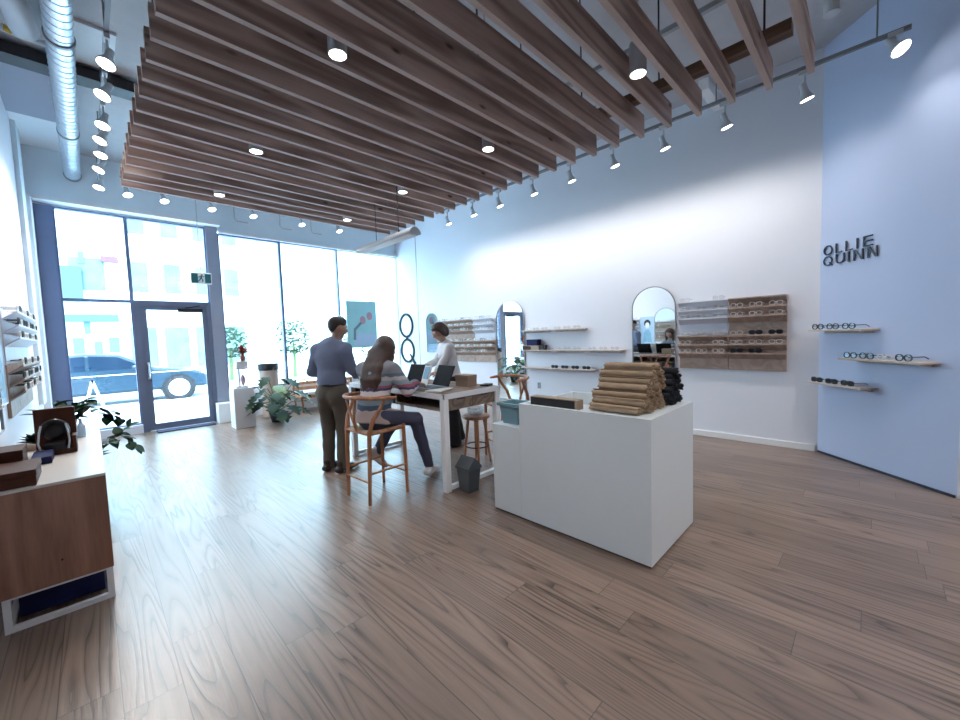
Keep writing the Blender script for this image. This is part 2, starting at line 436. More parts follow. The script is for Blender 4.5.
# ------------------------------------------------------------------ bodies: smooth unions of tapered limbs, one continuous surface each
class Fig:
    def __init__(s, h=0.009): s.p = []; s.h = h
    def cone(s, a, b, ra, rb, k=0.02, flat=None):
        """tapered limb a-b; flat=(axis, factor) squeezes the section along axis"""
        s.p.append(('c', np.array(a, float), np.array(b, float), ra, rb, k, flat)); return s
    def chain(s, pts, rs, k=0.02, flat=None):
        for i in range(len(pts) - 1): s.cone(pts[i], pts[i + 1], rs[i], rs[i + 1], k, flat)
        return s
    def ell(s, c, r, k=0.02, M=None):
        s.p.append(('e', np.array(c, float), np.array(r, float), np.array(M, float) if M is not None else np.eye(3), 0, k, None)); return s
    def cut(s, n, c, k=0.0):
        """keep the half space below the plane through c with outward normal n"""
        s.p.append(('x', np.array(n, float), np.array(c, float), 0, 0, k, None)); return s
    def field(s):
        lo = np.full(3, 1e9); hi = -lo
        for q in s.p:
            if q[0] == 'c':
                m = max(q[3], q[4]) * 1.6
                lo = np.minimum(lo, np.minimum(q[1], q[2]) - m); hi = np.maximum(hi, np.maximum(q[1], q[2]) + m)
            elif q[0] == 'e':
                m = q[2].max(); lo = np.minimum(lo, q[1] - m); hi = np.maximum(hi, q[1] + m)
        h = s.h; lo = lo - 3 * h; n = np.ceil((hi + 3 * h - lo) / h).astype(int) + 1
        F = np.full(n, 0.2)
        ax = [lo[i] + h * np.arange(n[i]) for i in range(3)]
        for q in s.p:
            if q[0] == 'x':
                d = ((ax[0][:, None, None] - q[2][0]) * q[1][0] + (ax[1][None, :, None] - q[2][1]) * q[1][1] + (ax[2][None, None, :] - q[2][2]) * q[1][2])
                F = np.maximum(F, d); continue
            k = q[5]
            if q[0] == 'c': m = max(q[3], q[4]) * 1.6 + 3 * k + 0.03; a = np.minimum(q[1], q[2]) - m; b = np.maximum(q[1], q[2]) + m
            else: m = q[2].max() + 3 * k + 0.03; a = q[1] - m; b = q[1] + m
            i0 = np.clip(((a - lo) / h).astype(int), 0, n - 1); i1 = np.clip(((b - lo) / h).astype(int) + 1, 1, n)
            X, Y, Z = np.meshgrid(ax[0][i0[0]:i1[0]], ax[1][i0[1]:i1[1]], ax[2][i0[2]:i1[2]], indexing='ij')
            P = np.stack([X, Y, Z], -1)
            if q[0] == 'c':
                ab = q[2] - q[1]; t = np.clip(((P - q[1]) @ ab) / max(ab @ ab, 1e-9), 0, 1)
                D = P - q[1] - t[..., None] * ab
                if q[6] is not None:
                    fa = np.array(q[6][0], float); fa /= np.linalg.norm(fa)
                    D = D + (D @ fa)[..., None] * fa * (1 / q[6][1] - 1)
                d = np.linalg.norm(D, axis=-1) - (q[3] + t * (q[4] - q[3]))
                if q[6] is not None: d = d * 0.8
            else:
                D = (P - q[1]) @ q[3]
                k0 = np.linalg.norm(D / q[2], axis=-1); k1 = np.linalg.norm(D / q[2] ** 2, axis=-1) + 1e-9
                d = k0 * (k0 - 1) / k1
            sl = tuple(slice(i0[i], i1[i]) for i in range(3))
            G = F[sl]
            if k > 0:
                hh = np.clip(0.5 + 0.5 * (G - d) / k, 0, 1)
                F[sl] = G * (1 - hh) + d * hh - k * hh * (1 - hh)
            else: F[sl] = np.minimum(G, d)
        return F, lo
    def build(s, name, mats, parent, matfn=None, noise=0.0):
        F, lo = s.field(); h = s.h
        if noise:
            n = F.shape
            gx, gy, gz = [lo[i] + h * np.arange(n[i]) for i in range(3)]
            A = np.sin(gx * 31 + 1)[:, None, None] * np.sin(gz * 23)[None, None, :] + np.sin(gy * 37 + 2)[None, :, None] * np.sin(gz * 29 + gx.mean())[None, None, :]
            B = np.sin((gx * 17)[:, None, None] + (gy * 19)[None, :, None] + (gz * 41)[None, None, :])
            F = F + noise * (0.5 * A + 0.6 * B)
        V, Q = nets(F); V = lo + V * h
        V = (V - np.array(parent['_o'])) * S
        me = bpy.data.meshes.new(name); me.from_pydata(V.tolist(), [], Q.tolist())
        if isinstance(mats, str): mats = [mats]
        for m in mats: me.materials.append(MATS[m])
        me.polygons.foreach_set('use_smooth', [True] * len(me.polygons))
        me.update()
        o = bpy.data.objects.new(name, me); COL.objects.link(o); o.parent = parent; o['_o'] = list(parent['_o'])
        return o

def nets(F):
    sgn = F < 0
    n = np.array(F.shape)
    c = [(i, j, k) for i in (0, 1) for j in (0, 1) for k in (0, 1)]
    def sh(A, o): return A[o[0]:n[0] - 1 + o[0], o[1]:n[1] - 1 + o[1], o[2]:n[2] - 1 + o[2]]
    cnt = sum(sh(sgn, o).astype(np.int8) for o in c)
    act = (cnt > 0) & (cnt < 8)
    ijk = np.argwhere(act)
    idx = np.full(act.shape, -1); idx[act] = np.arange(len(ijk))
    vals = {o: sh(F, o)[act] for o in c}
    pos = np.zeros((len(ijk), 3)); num = np.zeros(len(ijk))
    for o in c:
        for a in range(3):
            if o[a] == 0:
                p = list(o); p[a] = 1; p = tuple(p)
                fa, fb = vals[o], vals[p]; x = (fa < 0) != (fb < 0)
                t = np.where(x, fa / np.where(x, fa - fb, 1), 0)
                q = np.tile(np.array(o, float), (len(ijk), 1)); q[:, a] += t
                pos += q * x[:, None]; num += x
    V = ijk + pos / num[:, None]
    quads = []
    for a in range(3):
        b, d = (a + 1) % 3, (a + 2) % 3
        s0 = [slice(1, None)] * 3; s1 = [slice(1, None)] * 3
        s0 = [slice(1, n[i] - 1) for i in range(3)]; s1 = list(s0); s0[a] = slice(0, n[a] - 1); s1[a] = slice(1, n[a])
        A = sgn[tuple(s0)]; B = sgn[tuple(s1)]; x = A != B
        e = np.argwhere(x); off = np.array([1, 1, 1]); off[a] = 0; e = e + off
        inside = A[x]
        def cell(db, dd):
            r = e.copy(); r[:, b] += db; r[:, d] += dd; return idx[r[:, 0], r[:, 1], r[:, 2]]
        q = np.stack([cell(-1, -1), cell(0, -1), cell(0, 0), cell(-1, 0)], 1)
        q[~inside] = q[~inside][:, ::-1]
        quads.append(q)
    return V, np.concatenate(quads)

def vv(*a): return np.array(a, float)
def unit(v): v = np.array(v, float); return v / np.linalg.norm(v)

def head_parts(P, body, c, fwd, up, R, hair, haircol, face=True):
    """adds skull, face, ears and neck-side features to the body Fig; R = half head height; returns frame"""
    f = unit(fwd); u = unit(np.array(up) - np.dot(up, f) * f); r = np.cross(f, u)
    M = np.stack([r, f, u], 1)
    body.ell(c + u * R * .18 - f * R * .08, (R * .74, R * .86, R * .82), .02, M)        # skull
    body.ell(c - u * R * .30 + f * R * .20, (R * .56, R * .60, R * .62), .03, M)        # jaw and face
    body.ell(c - u * R * .78 + f * R * .50, (R * .22, R * .20, R * .18), .03, M)        # chin
    body.cone(c + u * R * .12 + f * R * .78, c - u * R * .22 + f * R * .98, R * .09, R * .15, .015)   # nose
    for s in (-1, 1):
        body.ell(c + r * s * R * .36 + f * R * .62 - u * R * .28, (R * .20, R * .18, R * .18), .03, M)  # cheek
        body.ell(c + r * s * R * .30 + f * R * .74 + u * R * .20, (R * .22, R * .10, R * .07), .02, M)  # brow
        body.ell(c + r * s * R * .74 - f * R * .05 - u * R * .08, (R * .10, R * .18, R * .28), .01, M)  # ear
    return f, u, r, M

def face_parts(P, c, f, u, r, R):
    for s in (-1, 1):
        e = MB(); p = c + r * s * R * .30 + f * R * .68 + u * R * .02
        e.ell(p, R * .135, 12, 8)
        o = e.build('eye', ['eye_white'], P)
        i = MB(); i.ell(p + f * R * .085, R * .075, 10, 6); i.build('iris', ['eye_iris'], o)
    m = MB(); m.ell(c - u * R * .50 + f * R * .765, (R * .22, R * .09, R * .07), 12, 6, rot=Matrix((r, f, u)).transposed()); m.build('mouth', ['lips'], P)

def hand(body, wrist, d, palm_n, side, R=1.0, curl=0.5):
    """palm, four bent fingers of unequal length and a thumb off the side of the palm.
    d = direction of the fingers, palm_n = normal pointing out of the palm, side = +1/-1 where the thumb sits"""
    d = unit(d); n = unit(np.array(palm_n) - np.dot(palm_n, d) * d); s = np.cross(n, d) * side
    w = np.array(wrist, float)
    body.cone(w, w + d * .055 * R, .026 * R, .036 * R, .012, flat=(n, .62))
    body.cone(w + d * .05 * R + s * .012 * R, w + d * .085 * R + s * .014 * R, .026 * R, .026 * R, .012, flat=(n, .55))
    body.cone(w + d * .05 * R - s * .016 * R, w + d * .080 * R - s * .016 * R, .024 * R, .023 * R, .012, flat=(n, .55))
    for i, (off, ln) in enumerate(((.031, .072), (.0105, .082), (-.0105, .076), (-.031, .060))):
        b = w + d * (.098 - .004 * abs(i - 1)) * R + s * off * R
        a1 = curl * .55; a2 = curl * 1.25; a3 = curl * 1.7
        dirs = [d * math.cos(a) + n * math.sin(a) for a in (a1, a2, a3)]
        p = [b - d * .02 * R, b]
        for q, fr in zip(dirs, (.45, .31, .24)): p.append(p[-1] + q * ln * fr * R)
        body.chain(p, [.0115 * R, .0112 * R, .0104 * R, .0095 * R, .0082 * R], .003)
    t0 = w + d * .025 * R + s * .028 * R
    t1 = t0 + (d * .62 + s * .72 + n * .28) * .040 * R; t2 = t1 + (d * .85 + s * .34 + n * .38) * .034 * R; t3 = t2 + (d * .95 + n * .35) * .026 * R
    body.chain([t0, t1, t2, t3], [.018 * R, .0145 * R, .0118 * R, .0095 * R], .008)

def make_man():
    P = thing('person', 'man in blue-grey shirt and khaki trousers standing with his back turned by the table', 'person', (2.10, 4.66, 0))
    a = math.radians(58); f = vv(math.sin(a), math.cos(a), 0); r = vv(math.cos(a), -math.sin(a), 0); u = vv(0, 0, 1)
    o = vv(2.06, 4.64, 0)
    hip = o + u * 1.0
    Lh, Rh = hip - r * .10, hip + r * .10
    La, Ra = o - r * .115 + f * .02 + u * .09, o + r * .105 - f * .02 + u * .09
    Lk, Rk = (Lh + La) / 2 + f * .035 + u * .0, (Rh + Ra) / 2 + f * .04
    waist = hip + u * .14 - f * .0
    chest = hip + u * .40 + f * .02
    neck = hip + u * .585 + f * .055
    hc = vv(2.175, 4.64, 1.765)
    Ls, Rs = hip + u * .495 - r * .190 + f * .03, hip + u * .495 + r * .190 + f * .03
    Le, Re = hip + u * .235 - r * .285 + f * .03, hip + u * .235 + r * .255 + f * .06
    Lw, Rw = hip + u * .14 - r * .12 + f * .25, hip + u * .155 + r * .17 + f * .29
    hf = unit(vv(math.sin(math.radians(92)), math.cos(math.radians(92)), -.22))
    B = Fig(.0085)
    def core(F, g):
        F.cone(hip - u * .03, waist, .15 + g, .142 + g, .04, (f, .68))
        F.cone(waist, chest, .142 + g, .175 + g, .05, (f, .66))
        F.cone(chest, hip + u * .50 + f * .03, .170 + g, .135 + g, .05, (f, .62))
        F.cone(Ls, Rs, .052 + g, .052 + g, .06)
        for q in (Ls, Rs): F.cone(neck - u * .035 - f * .01, q + u * .005, .050 + g * .5, .045 + g * .6, .05)
    core(B, 0)
    B.cone(neck - u * .06, hc - u * .06, .062, .058, .03)
    def arm(F, g, upto=1.0):
        for s_, e_, w_ in ((Ls, Le, Lw), (Rs, Re, Rw)):
            F.cone(s_, e_, .054 + g, .045 + g, .04); F.cone(e_, e_ + (w_ - e_) * upto, .044 + g, (.046 + (.030 - .046) * upto) + g, .025)
    arm(B, 0)
    for hh, kk, aa in ((Lh, Lk, La), (Rh, Rk, Ra)):
        B.cone(hh, kk, .092, .060, .04); B.cone(kk, kk + (aa - kk) * .35, .058, .060, .03); B.cone(kk + (aa - kk) * .35, aa, .060, .040, .03)
        B.cone(aa - u * .04, aa + f * .14 - u * .055, .042, .034, .03)
    fr = head_parts(P, B, hc, hf, u, .122, None, None)
    hand(B, Lw, unit(f * 1 + r * .5 - u * .2), vv(.1, .1, -1), 1, 1.05, .7)
    hand(B, Rw, unit(f * 1 - r * .2 - u * .1), vv(.1, -.1, -1), -1, 1.05, .7)
    B.build('body', ['skin'], P)
    face_parts(P, hc, *fr[:3], .122)
    T = Fig(.0095)
    core(T, .020); arm(T, .018, .92)
    T.cone(hip + u * .05, waist, .165, .158, .04, (f, .70))
    T.cone(neck - u * .075, neck - u * .005, .085, .070, .015)   # collar
    T.cut((0, 0, -1), (0, 0, 1.075)); T.build('shirt', ['shirt_blue'], P, noise=.0032)
    Tr = Fig(.0095)
    Tr.cone(hip - u * .05, hip + u * .075, .158, .155, .03, (f, .72))
    for sd, hh, kk, aa in ((-1, Lh, Lk, La), (1, Rh, Rk, Ra)):
        Tr.cone(hh - u * .02, kk, .110, .080, .035); Tr.cone(kk, aa - u * .025, .080, .068, .03)
        Tr.ell(hip - u * .07 + r * sd * .075 - f * .055, (.088, .088, .095), .03)
    Tr.cut((0, 0, 1), (0, 0, 1.082)); Tr.cut((0, 0, -1), (0, 0, .045)); Tr.build('trousers', ['trouser_khaki'], P, noise=.0035)
    be = Fig(.008); be.cone(hip + u * .062, hip + u * .090, .166, .163, .01, (f, .73))
    be.cut((0, 0, 1), (0, 0, 1.098)); be.cut((0, 0, -1), (0, 0, 1.058)); be.build('belt', ['black'], P)
    for aa, tw in ((La, .1), (Ra, .55)):
        d = unit(f + r * tw * .6); Sh = Fig(.007)
        b = aa * vv(1, 1, 0) + u * .045
        Sh.cone(b - d * .07, b + d * .12, .046, .045, .02, (u, .85)); Sh.cone(b + d * .10, b + d * .20 - u * .012, .045, .032, .02, (u, .7)); Sh.cone(b - d * .03, b - d * .03 + u * .07, .046, .05, .02)
        Sh.cut((0, 0, -1), (0, 0, .002)); Sh.build('shoe', ['shoe_brown'], P)
    f_, u_, r_, M = fr; H = Fig(.007); R = .122
    H.ell(hc + u_ * R * .34 - f_ * R * .16, (R * .80, R * .86, R * .76), .02, M); H.ell(hc - f_ * R * .55 - u_ * R * .02, (R * .60, R * .40, R * .55), .03, M)
    H.ell(hc + u_ * R * .82 + f_ * R * .30, (R * .55, R * .42, R * .26), .03, M)
    H.cut(unit(f_ * 1 - u_ * .62), hc + f_ * R * .26); H.build('hair', ['hair_black'], P, noise=.003)
    return P

def make_seated():
    P = thing('person', 'seated woman with long brown hair, striped sweater and dark jeans', 'person', (2.02, 3.62, .70))
    a = math.radians(66); f = vv(math.sin(a), math.cos(a), 0); r = vv(math.cos(a), -math.sin(a), 0); u = vv(0, 0, 1)
    hip = vv(2.02, 3.60, .83)
    Lh, Rh = hip - r * .10, hip + r * .10
    Rk, Ra = vv(2.43, 3.46, .735), vv(2.70, 3.60, .115)
    Lk, La = vv(2.42, 3.82, .72), vv(2.215, 3.905, .345)
    sp = unit(u + f * .22)
    waist = hip + sp * .15; chest = hip + sp * .38; neck = hip + sp * .55 + f * .03
    hc = vv(2.235, 3.655, 1.505)
    Ls, Rs = hip + sp * .47 - r * .175, hip + sp * .47 + r * .175
    Re, Rw = vv(2.30, 3.38, 1.07), vv(2.52, 3.56, 1.10)
    Le, Lw = vv(2.32, 3.90, 1.10), vv(2.55, 3.80, 1.09)
    hf = unit(vv(1, .05, -.30))
    n = np.cross(sp, r)
    def core(F, g):
        F.cone(hip, waist, .152 + g, .128 + g, .05, (n, .74)); F.cone(waist, chest, .128 + g, .150 + g, .05, (n, .70)); F.cone(chest, hip + sp * .46, .148 + g, .115 + g, .05, (n, .66))
        F.cone(Ls, Rs, .052 + g, .052 + g, .06)
    def arm(F, g, upto=1.0):
        for s_, e_, w_ in ((Ls, Le, Lw), (Rs, Re, Rw)):
            F.cone(s_, e_, .050 + g, .041 + g, .03); F.cone(e_, e_ + (w_ - e_) * upto, .040 + g, (.040 - .014 * upto) + g, .025)
    B = Fig(.0085); core(B, 0); arm(B, 0)
    B.cone(neck - sp * .06, hc - u * .05 - f * .02, .052, .050, .03)
    for hh, kk, aa in ((Lh, Lk, La), (Rh, Rk, Ra)):
        B.cone(hh, kk, .092, .058, .04); B.cone(kk, kk + (aa - kk) * .35, .055, .055, .03); B.cone(kk + (aa - kk) * .35, aa, .055, .037, .03)
    B.cone(Ra, Ra + vv(.10, .042, -.062), .034, .024, .02); B.cone(La, La + vv(.030, -.025, -.115), .034, .024, .02)
    fr = head_parts(P, B, hc, hf, u, .112, None, None)
    hand(B, Lw, unit(vv(1, -.15, -.10)), vv(0, 0, -1), -1 * -1, .95, .6)
    hand(B, Rw, unit(vv(1, .1, -.10)), vv(0, 0, -1), -1, .95, .6)
    B.build('body', ['skin'], P); face_parts(P, hc, *fr[:3], .112)
    T = Fig(.0095); core(T, .026); arm(T, .024, .95)
    T.cone(neck - sp * .09, neck - sp * .03, .085, .068, .02)
    T.cone(hip - sp * .08, hip + sp * .12, .192, .162, .04, (n, .86)); T.cut(-sp, hip - sp * .085); T.build('sweater', ['sweater_stripes'], P, noise=.004)
    J = Fig(.0095); J.cone(hip - u * .04, hip + sp * .02, .150, .142, .04, (n, .78)); J.ell(hip - u * .05 - f * .01, (.13, .14, .08), .04)
    for hh, kk, aa in ((Lh, Lk, La), (Rh, Rk, Ra)):
        J.cone(hh, kk, .106, .074, .04); J.cone(kk, aa + (kk - aa) * .06, .073, .056, .03)
    J.cut(sp, hip + sp * .05); J.build('jeans', ['jeans'], P, noise=.003)
    for aa, d, up in ((Ra, unit(vv(1, .42, -.10)), u), (La, unit(vv(.62, -.30, -.72)), unit(vv(.72, -.2, .62)))):
        Sh = Fig(.007); b = aa - up * .055
        Sh.cone(b - d * .055, b + d * .10, .049, .048, .02, (up, .85)); Sh.cone(b + d * .10, b + d * .175, .048, .037, .02, (up, .75)); Sh.cone(b - d * .02, b - d * .02 + up * .075, .047, .049, .02)
        Sh.build('shoe', ['shoe_white'], P)
    f_, u_, r_, M = fr; R = .112; H = Fig(.008)
    H.ell(hc + u_ * R * .28 - f_ * R * .16, (R * .88, R * .96, R * .88), .02, M)
    H.cut(unit(f_ * 1 - u_ * .75), hc + f_ * R * .50)
    for q in (-1, -.33, .33, 1):
        H.chain([hc + r_ * q * .055 - f_ * .03 + u * .01, neck + r * q * .070 - n * .025 + sp * .07, hip + sp * .47 - n * .066 + r * q * .085, hip + sp * .35 - n * .096 + r * q * .080, hip + sp * (.25 - .03 * abs(q)) - n * .100 + r * q * .060],
                [.072, .060, .046, .040, .016], .03)
    for q in (-1, 1):
        H.chain([hc + r_ * q * R * .74 + f_ * R * .12 + u * .02, hc + r_ * q * R * .82 - f_ * .01 - u * R * .8, neck + r * q * .105 + n * .02 - sp * .05, hip + sp * .38 + r * q * .12 + n * .09], [.036, .036, .034, .014], .02)
    H.build('hair', ['hair_brown'], P, noise=.004)
    return P

def make_clerk():
    P = thing('person', 'woman in white blouse and black trousers leaning over the far side of the table', 'person', (3.80, 4.40, 0))
    a = math.radians(-68); f = vv(math.sin(a), math.cos(a), 0); r = vv(math.cos(a), -math.sin(a), 0); u = vv(0, 0, 1)
    o = vv(3.79, 4.39, 0); hip = o + u * 1.0 + f * .0
    Lh, Rh = hip - r * .095, hip + r * .095
    La, Ra = o - r * .13 + f * .06 + u * .09, o + r * .13 - f * .10 + u * .09
    Lk, Rk = (Lh + La) / 2 + f * .03, (Rh + Ra) / 2 + f * .03
    sp = unit(u + f * .20)
    waist = hip + sp * .15; chest = hip + sp * .36; neck = hip + sp * .53
    hc = hip + sp * .53 + u * .165 + f * .085
    Ls, Rs = hip + sp * .455 - r * .165, hip + sp * .455 + r * .165
    Le, Re = hip + u * .24 - r * .19 + f * .20, hip + u * .24 + r * .19 + f * .18
    Lw, Rw = vv(3.38, 4.27, 1.12), vv(3.36, 4.63, 1.14)
    hf = unit(f * .88 - r * .25 - u * .50); n = f
    def core(F, g):
        F.cone(hip, waist, .148 + g, .120 + g, .05, (n, .74)); F.cone(waist, chest, .120 + g, .143 + g, .05, (n, .74)); F.cone(chest, hip + sp * .45, .140 + g, .110 + g, .05, (n, .66))
        F.cone(Ls, Rs, .050 + g, .050 + g, .06)
        for sd in (-1, 1): F.ell(chest + r * sd * .065 + f * .075 - u * .01, (.065, .06, .065), .04)
    def arm(F, g, upto=1.0):
        for s_, e_, w_ in ((Ls, Le, Lw), (Rs, Re, Rw)):
            F.cone(s_, e_, .047 + g, .038 + g, .03); F.cone(e_, e_ + (w_ - e_) * upto, .038 + g, (.038 - .013 * upto) + g, .025)
    B = Fig(.0085); core(B, 0); arm(B, 0)
    B.cone(neck - sp * .06, hc - u * .05 - f * .03, .050, .050, .03)
    for hh, kk, aa in ((Lh, Lk, La), (Rh, Rk, Ra)):
        B.cone(hh, kk, .090, .057, .04); B.cone(kk, aa, .057, .037, .03); B.cone(aa - u * .04, aa + f * .13 - u * .055, .038, .030, .03)
    fr = head_parts(P, B, hc, hf, u, .114, None, None)
    hand(B, Lw, unit(vv(-1, .15, -.30)), vv(-.2, 0, -1), -1, .95, .5)
    hand(B, Rw, unit(vv(-1, -.1, -.30)), vv(-.2, 0, -1), 1, .95, .5)
    B.build('body', ['skin'], P); face_parts(P, hc, *fr[:3], .114)
    T = Fig(.0095); core(T, .018); arm(T, .020, .92); T.cone(hip - u * .02, waist, .165, .138, .04, (n, .78))
    T.cone(neck - sp * .07, neck - sp * .02, .075, .062, .02)
    T.cut((0, 0, -1), (0, 0, .94)); T.build('blouse', ['blouse_white'], P, noise=.0035)
    J = Fig(.0095); J.cone(hip - u * .05, hip + u * .04, .155, .142, .04, (n, .78))
    for hh, kk, aa in ((Lh, Lk, La), (Rh, Rk, Ra)):
        J.cone(hh - u * .02, kk, .108, .088, .04); J.cone(kk, aa - u * .05, .088, .108, .03)
    J.cut((0, 0, 1), (0, 0, 1.03)); J.cut((0, 0, -1), (0, 0, .03)); J.build('trousers', ['trouser_black'], P, noise=.003)
    for aa in (La, Ra):
        Sh = Fig(.007); b = aa * vv(1, 1, 0) + u * .042; d = f
        Sh.cone(b - d * .06, b + d * .10, .041, .040, .02, (u, .85)); Sh.cone(b + d * .10, b + d * .17 - u * .01, .040, .030, .02, (u, .7)); Sh.cone(b - d * .03, b - d * .03 + u * .06, .04, .043, .02)
        Sh.cut((0, 0, -1), (0, 0, .002)); Sh.build('shoe', ['shoe_white'], P)
    f_, u_, r_, M = fr; R = .114; H = Fig(.008)
    H.ell(hc + u_ * R * .30 - f_ * R * .18, (R * .90, R * .98, R * .88), .02, M); H.ell(hc - f_ * R * .72 - u_ * R * .22, (R * .80, R * .52, R * .70), .04, M)
    for sd in (-1, 1): H.ell(hc + r_ * sd * R * .72 - f_ * R * .12 - u_ * R * .15, (R * .22, R * .42, R * .5), .03, M)
    H.ell(hc - f_ * R * .78 - u_ * R * .55, (R * .62, R * .46, R * .60), .05, M); H.cut(unit(f_ * 1 - u_ * .38), hc + f_ * R * .30); H.ell(hc + f_ * R * .36 + u_ * R * .66, (R * .58, R * .48, R * .34), .05, M); H.build('hair', ['hair_brown'], P, noise=.006)
    return P
make_man(); make_seated(); make_clerk()
# ------------------------------------------------------------------ the room
XL, XR, YF, CZ = -0.57, 6.39, 9.69, 4.87
BA, BB = (6.39, 0.46), (5.40, -0.565)         # slanted wall
def st(name, mat, *boxes, **k):
    m = MB()
    for b in boxes: m.box(*b)
    return struct(name, m, mat, **k)
st('floor', 'oak_planks', (XL - .2, XR + .2, -4.2, YF + .12, -.08, 0))
st('wall_right', 'wall_white', (XR, XR + .2, BA[1], YF + .3, 0, CZ))
st('wall_left', 'wall_white', (XL - .2, XL, -4.2, YF + .3, 0, CZ))
st('wall_back', 'wall_white', (XL - .2, 5.6, -4.2, -4.0, 0, CZ))
d = Vector((BB[0] - BA[0], BB[1] - BA[1], 0)); L_ = d.length; d.normalize(); nrm = Vector((d.y, -d.x, 0))   # nrm points out of the room
if nrm.dot(Vector((1, -1, 0))) < 0: nrm = -nrm
m = MB(); c = (Vector((*BA, 0)) + Vector((*BB, 0))) / 2
m.obox(c + nrm * .1 + Vector((0, 0, CZ / 2)), d * (L_ / 2), nrm * .1, Vector((0, 0, CZ / 2))); struct('wall_slanted', m, 'wall_daylit')
st('wall_niche', 'wall_white', (BB[0], BB[0] + .2, -4.2, BB[1], 0, CZ))
st('ceiling', 'ceiling_grey', (XL - .2, XR + .2, -4.2, YF + .3, CZ, CZ + .15))
# ceiling panels coloured as window-lit and unlit strips, and bulkheads near the front
st('trim_1', 'ceiling_lit', (XL, -.075, 8.26, 9.45, CZ - .03, CZ))
st('trim_2', 'ceiling_unlit', (XL, -.06, 6.75, 8.22, CZ - .05, CZ))
st('trim_3', 'black', (XL, .68, 6.42, 6.66, CZ - .16, CZ - .04))
st('trim_4', 'ceiling_lit', (-.05, .42, 5.62, 6.38, CZ - .03, CZ))
st('soffit', 'soffit_blue', (XL, 2.06, 9.46, YF, 4.09, CZ)); st('trim_5', 'paint_white', (XL, 2.06, 9.44, YF, 4.03, 4.09))
st('trim_6', 'paint_white', (2.06, XR, 9.60, YF, 3.92, 3.98)); st('wall_front', 'soffit_blue', (2.06, XR, YF, YF + .12, 3.98, CZ), (XL, 2.06, YF, YF + .12, 4.0, CZ))
# baseboards
st('baseboard_right', 'paint_white', (XR - .018, XR, BA[1] + .02, YF, 0, .085), bevel=.004)
m = MB(); m.obox(c - nrm * .006 + Vector((0, 0, .012)), d * (L_ / 2 - .01), nrm * .006, Vector((0, 0, .012))); struct('baseboard_slanted', m, 'letter_navy')
st('baseboard_niche', 'paint_white', (BB[0] - .015, BB[0], -4, BB[1] - .02, 0, .085))
st('trim_7', 'grey_metal', (XR - .006, XR, 8.715, 8.735, .085, CZ))
st('trim_8', 'soffit_blue', (XL, XL + .05, 8.55, 9.05, .82, 4.86))
st('trim_9', 'paint_white', (XL, XL + .08, 9.25, 9.66, 0, 4.02))
# front wall: piers, sills, windows and the door
st('column_1', 'frame_navy', (XL, -.28, YF - .05, YF + .12, 0, 4.0)); st('column_2', 'column_grey', (1.83, 2.035, YF - .06, YF + .12, 0, 4.03))
st('wall_sill', 'wall_white', (-.28, .62, YF - .09, YF + .10, 0, .16), (2.035, XR, YF - .03, YF + .10, 0, .62))
def window(name, x0, x1, z0, z1, mat='frame_navy', w=.026):
    y0, y1 = YF - .02, YF + .08; m = MB()
    m.box(x0, x0 + w, y0, y1, z0, z1); m.box(x1 - w, x1, y0, y1, z0, z1); m.box(x0 + w, x1 - w, y0, y1, z0, z0 + w); m.box(x0 + w, x1 - w, y0, y1, z1 - w, z1)
    o = struct(name, m, mat); g = MB(); g.box(x0 + w, x1 - w, YF + .02, YF + .032, z0 + w, z1 - w); g.build('window_pane', ['pane_glass'], o); return o
window('window_1', -.28, .62, .16, 2.46); window('window_2', -.28, .62, 2.46, 4.0); window('window_3', .62, 1.83, 2.46, 4.0)
window('window_4', 2.035, 3.25, .62, 3.92, w=.03); window('window_5', 3.25, 4.62, .62, 3.92, w=.022); window('window_6', 4.62, XR, .62, 3.92, 'grey_metal', w=.015)
m = MB(); y0, y1 = YF - .03, YF + .09
m.box(.62, .72, y0, y1, 0, 2.46); m.box(1.76, 1.83, y0, y1, 0, 2.46); m.box(.72, 1.76, y0, y1, 2.39, 2.46)
dr = struct('door_1', m, 'frame_door')
m = MB(); y0, y1 = YF - .01, YF + .06
m.box(.7205, .81, y0, y1, .012, 2.3895); m.box(1.68, 1.7595, y0, y1, .012, 2.3895); m.box(.81, 1.68, y0, y1, 2.31, 2.3895); m.box(.81, 1.68, y0, y1, .012, .13)
lf = m.build('door_leaf', ['frame_door'], dr)
g = MB(); g.box(.81, 1.68, YF + .02, YF + .032, .13, 2.31); g.build('door_pane', ['pane_glass'], lf)
m = MB(); m.tube([(.775, YF - .07, 1.02), (.775, YF - .09, 1.06), (.775, YF - .09, 1.26), (.775, YF - .07, 1.30)], .014, 8); m.box(.755, .795, YF - .07, YF - .008, 1.0, 1.04); m.box(.755, .795, YF - .07, YF - .008, 1.28, 1.32)
m.build('door_handle', ['steel'], lf)
m = MB(); m.box(1.28, 1.68, YF - .09, YF - .035, 2.27, 2.34); m.bar((1.40, YF - .06, 2.35), (1.64, YF - .10, 2.40), .02, .02); m.build('door_closer', ['black'], dr)

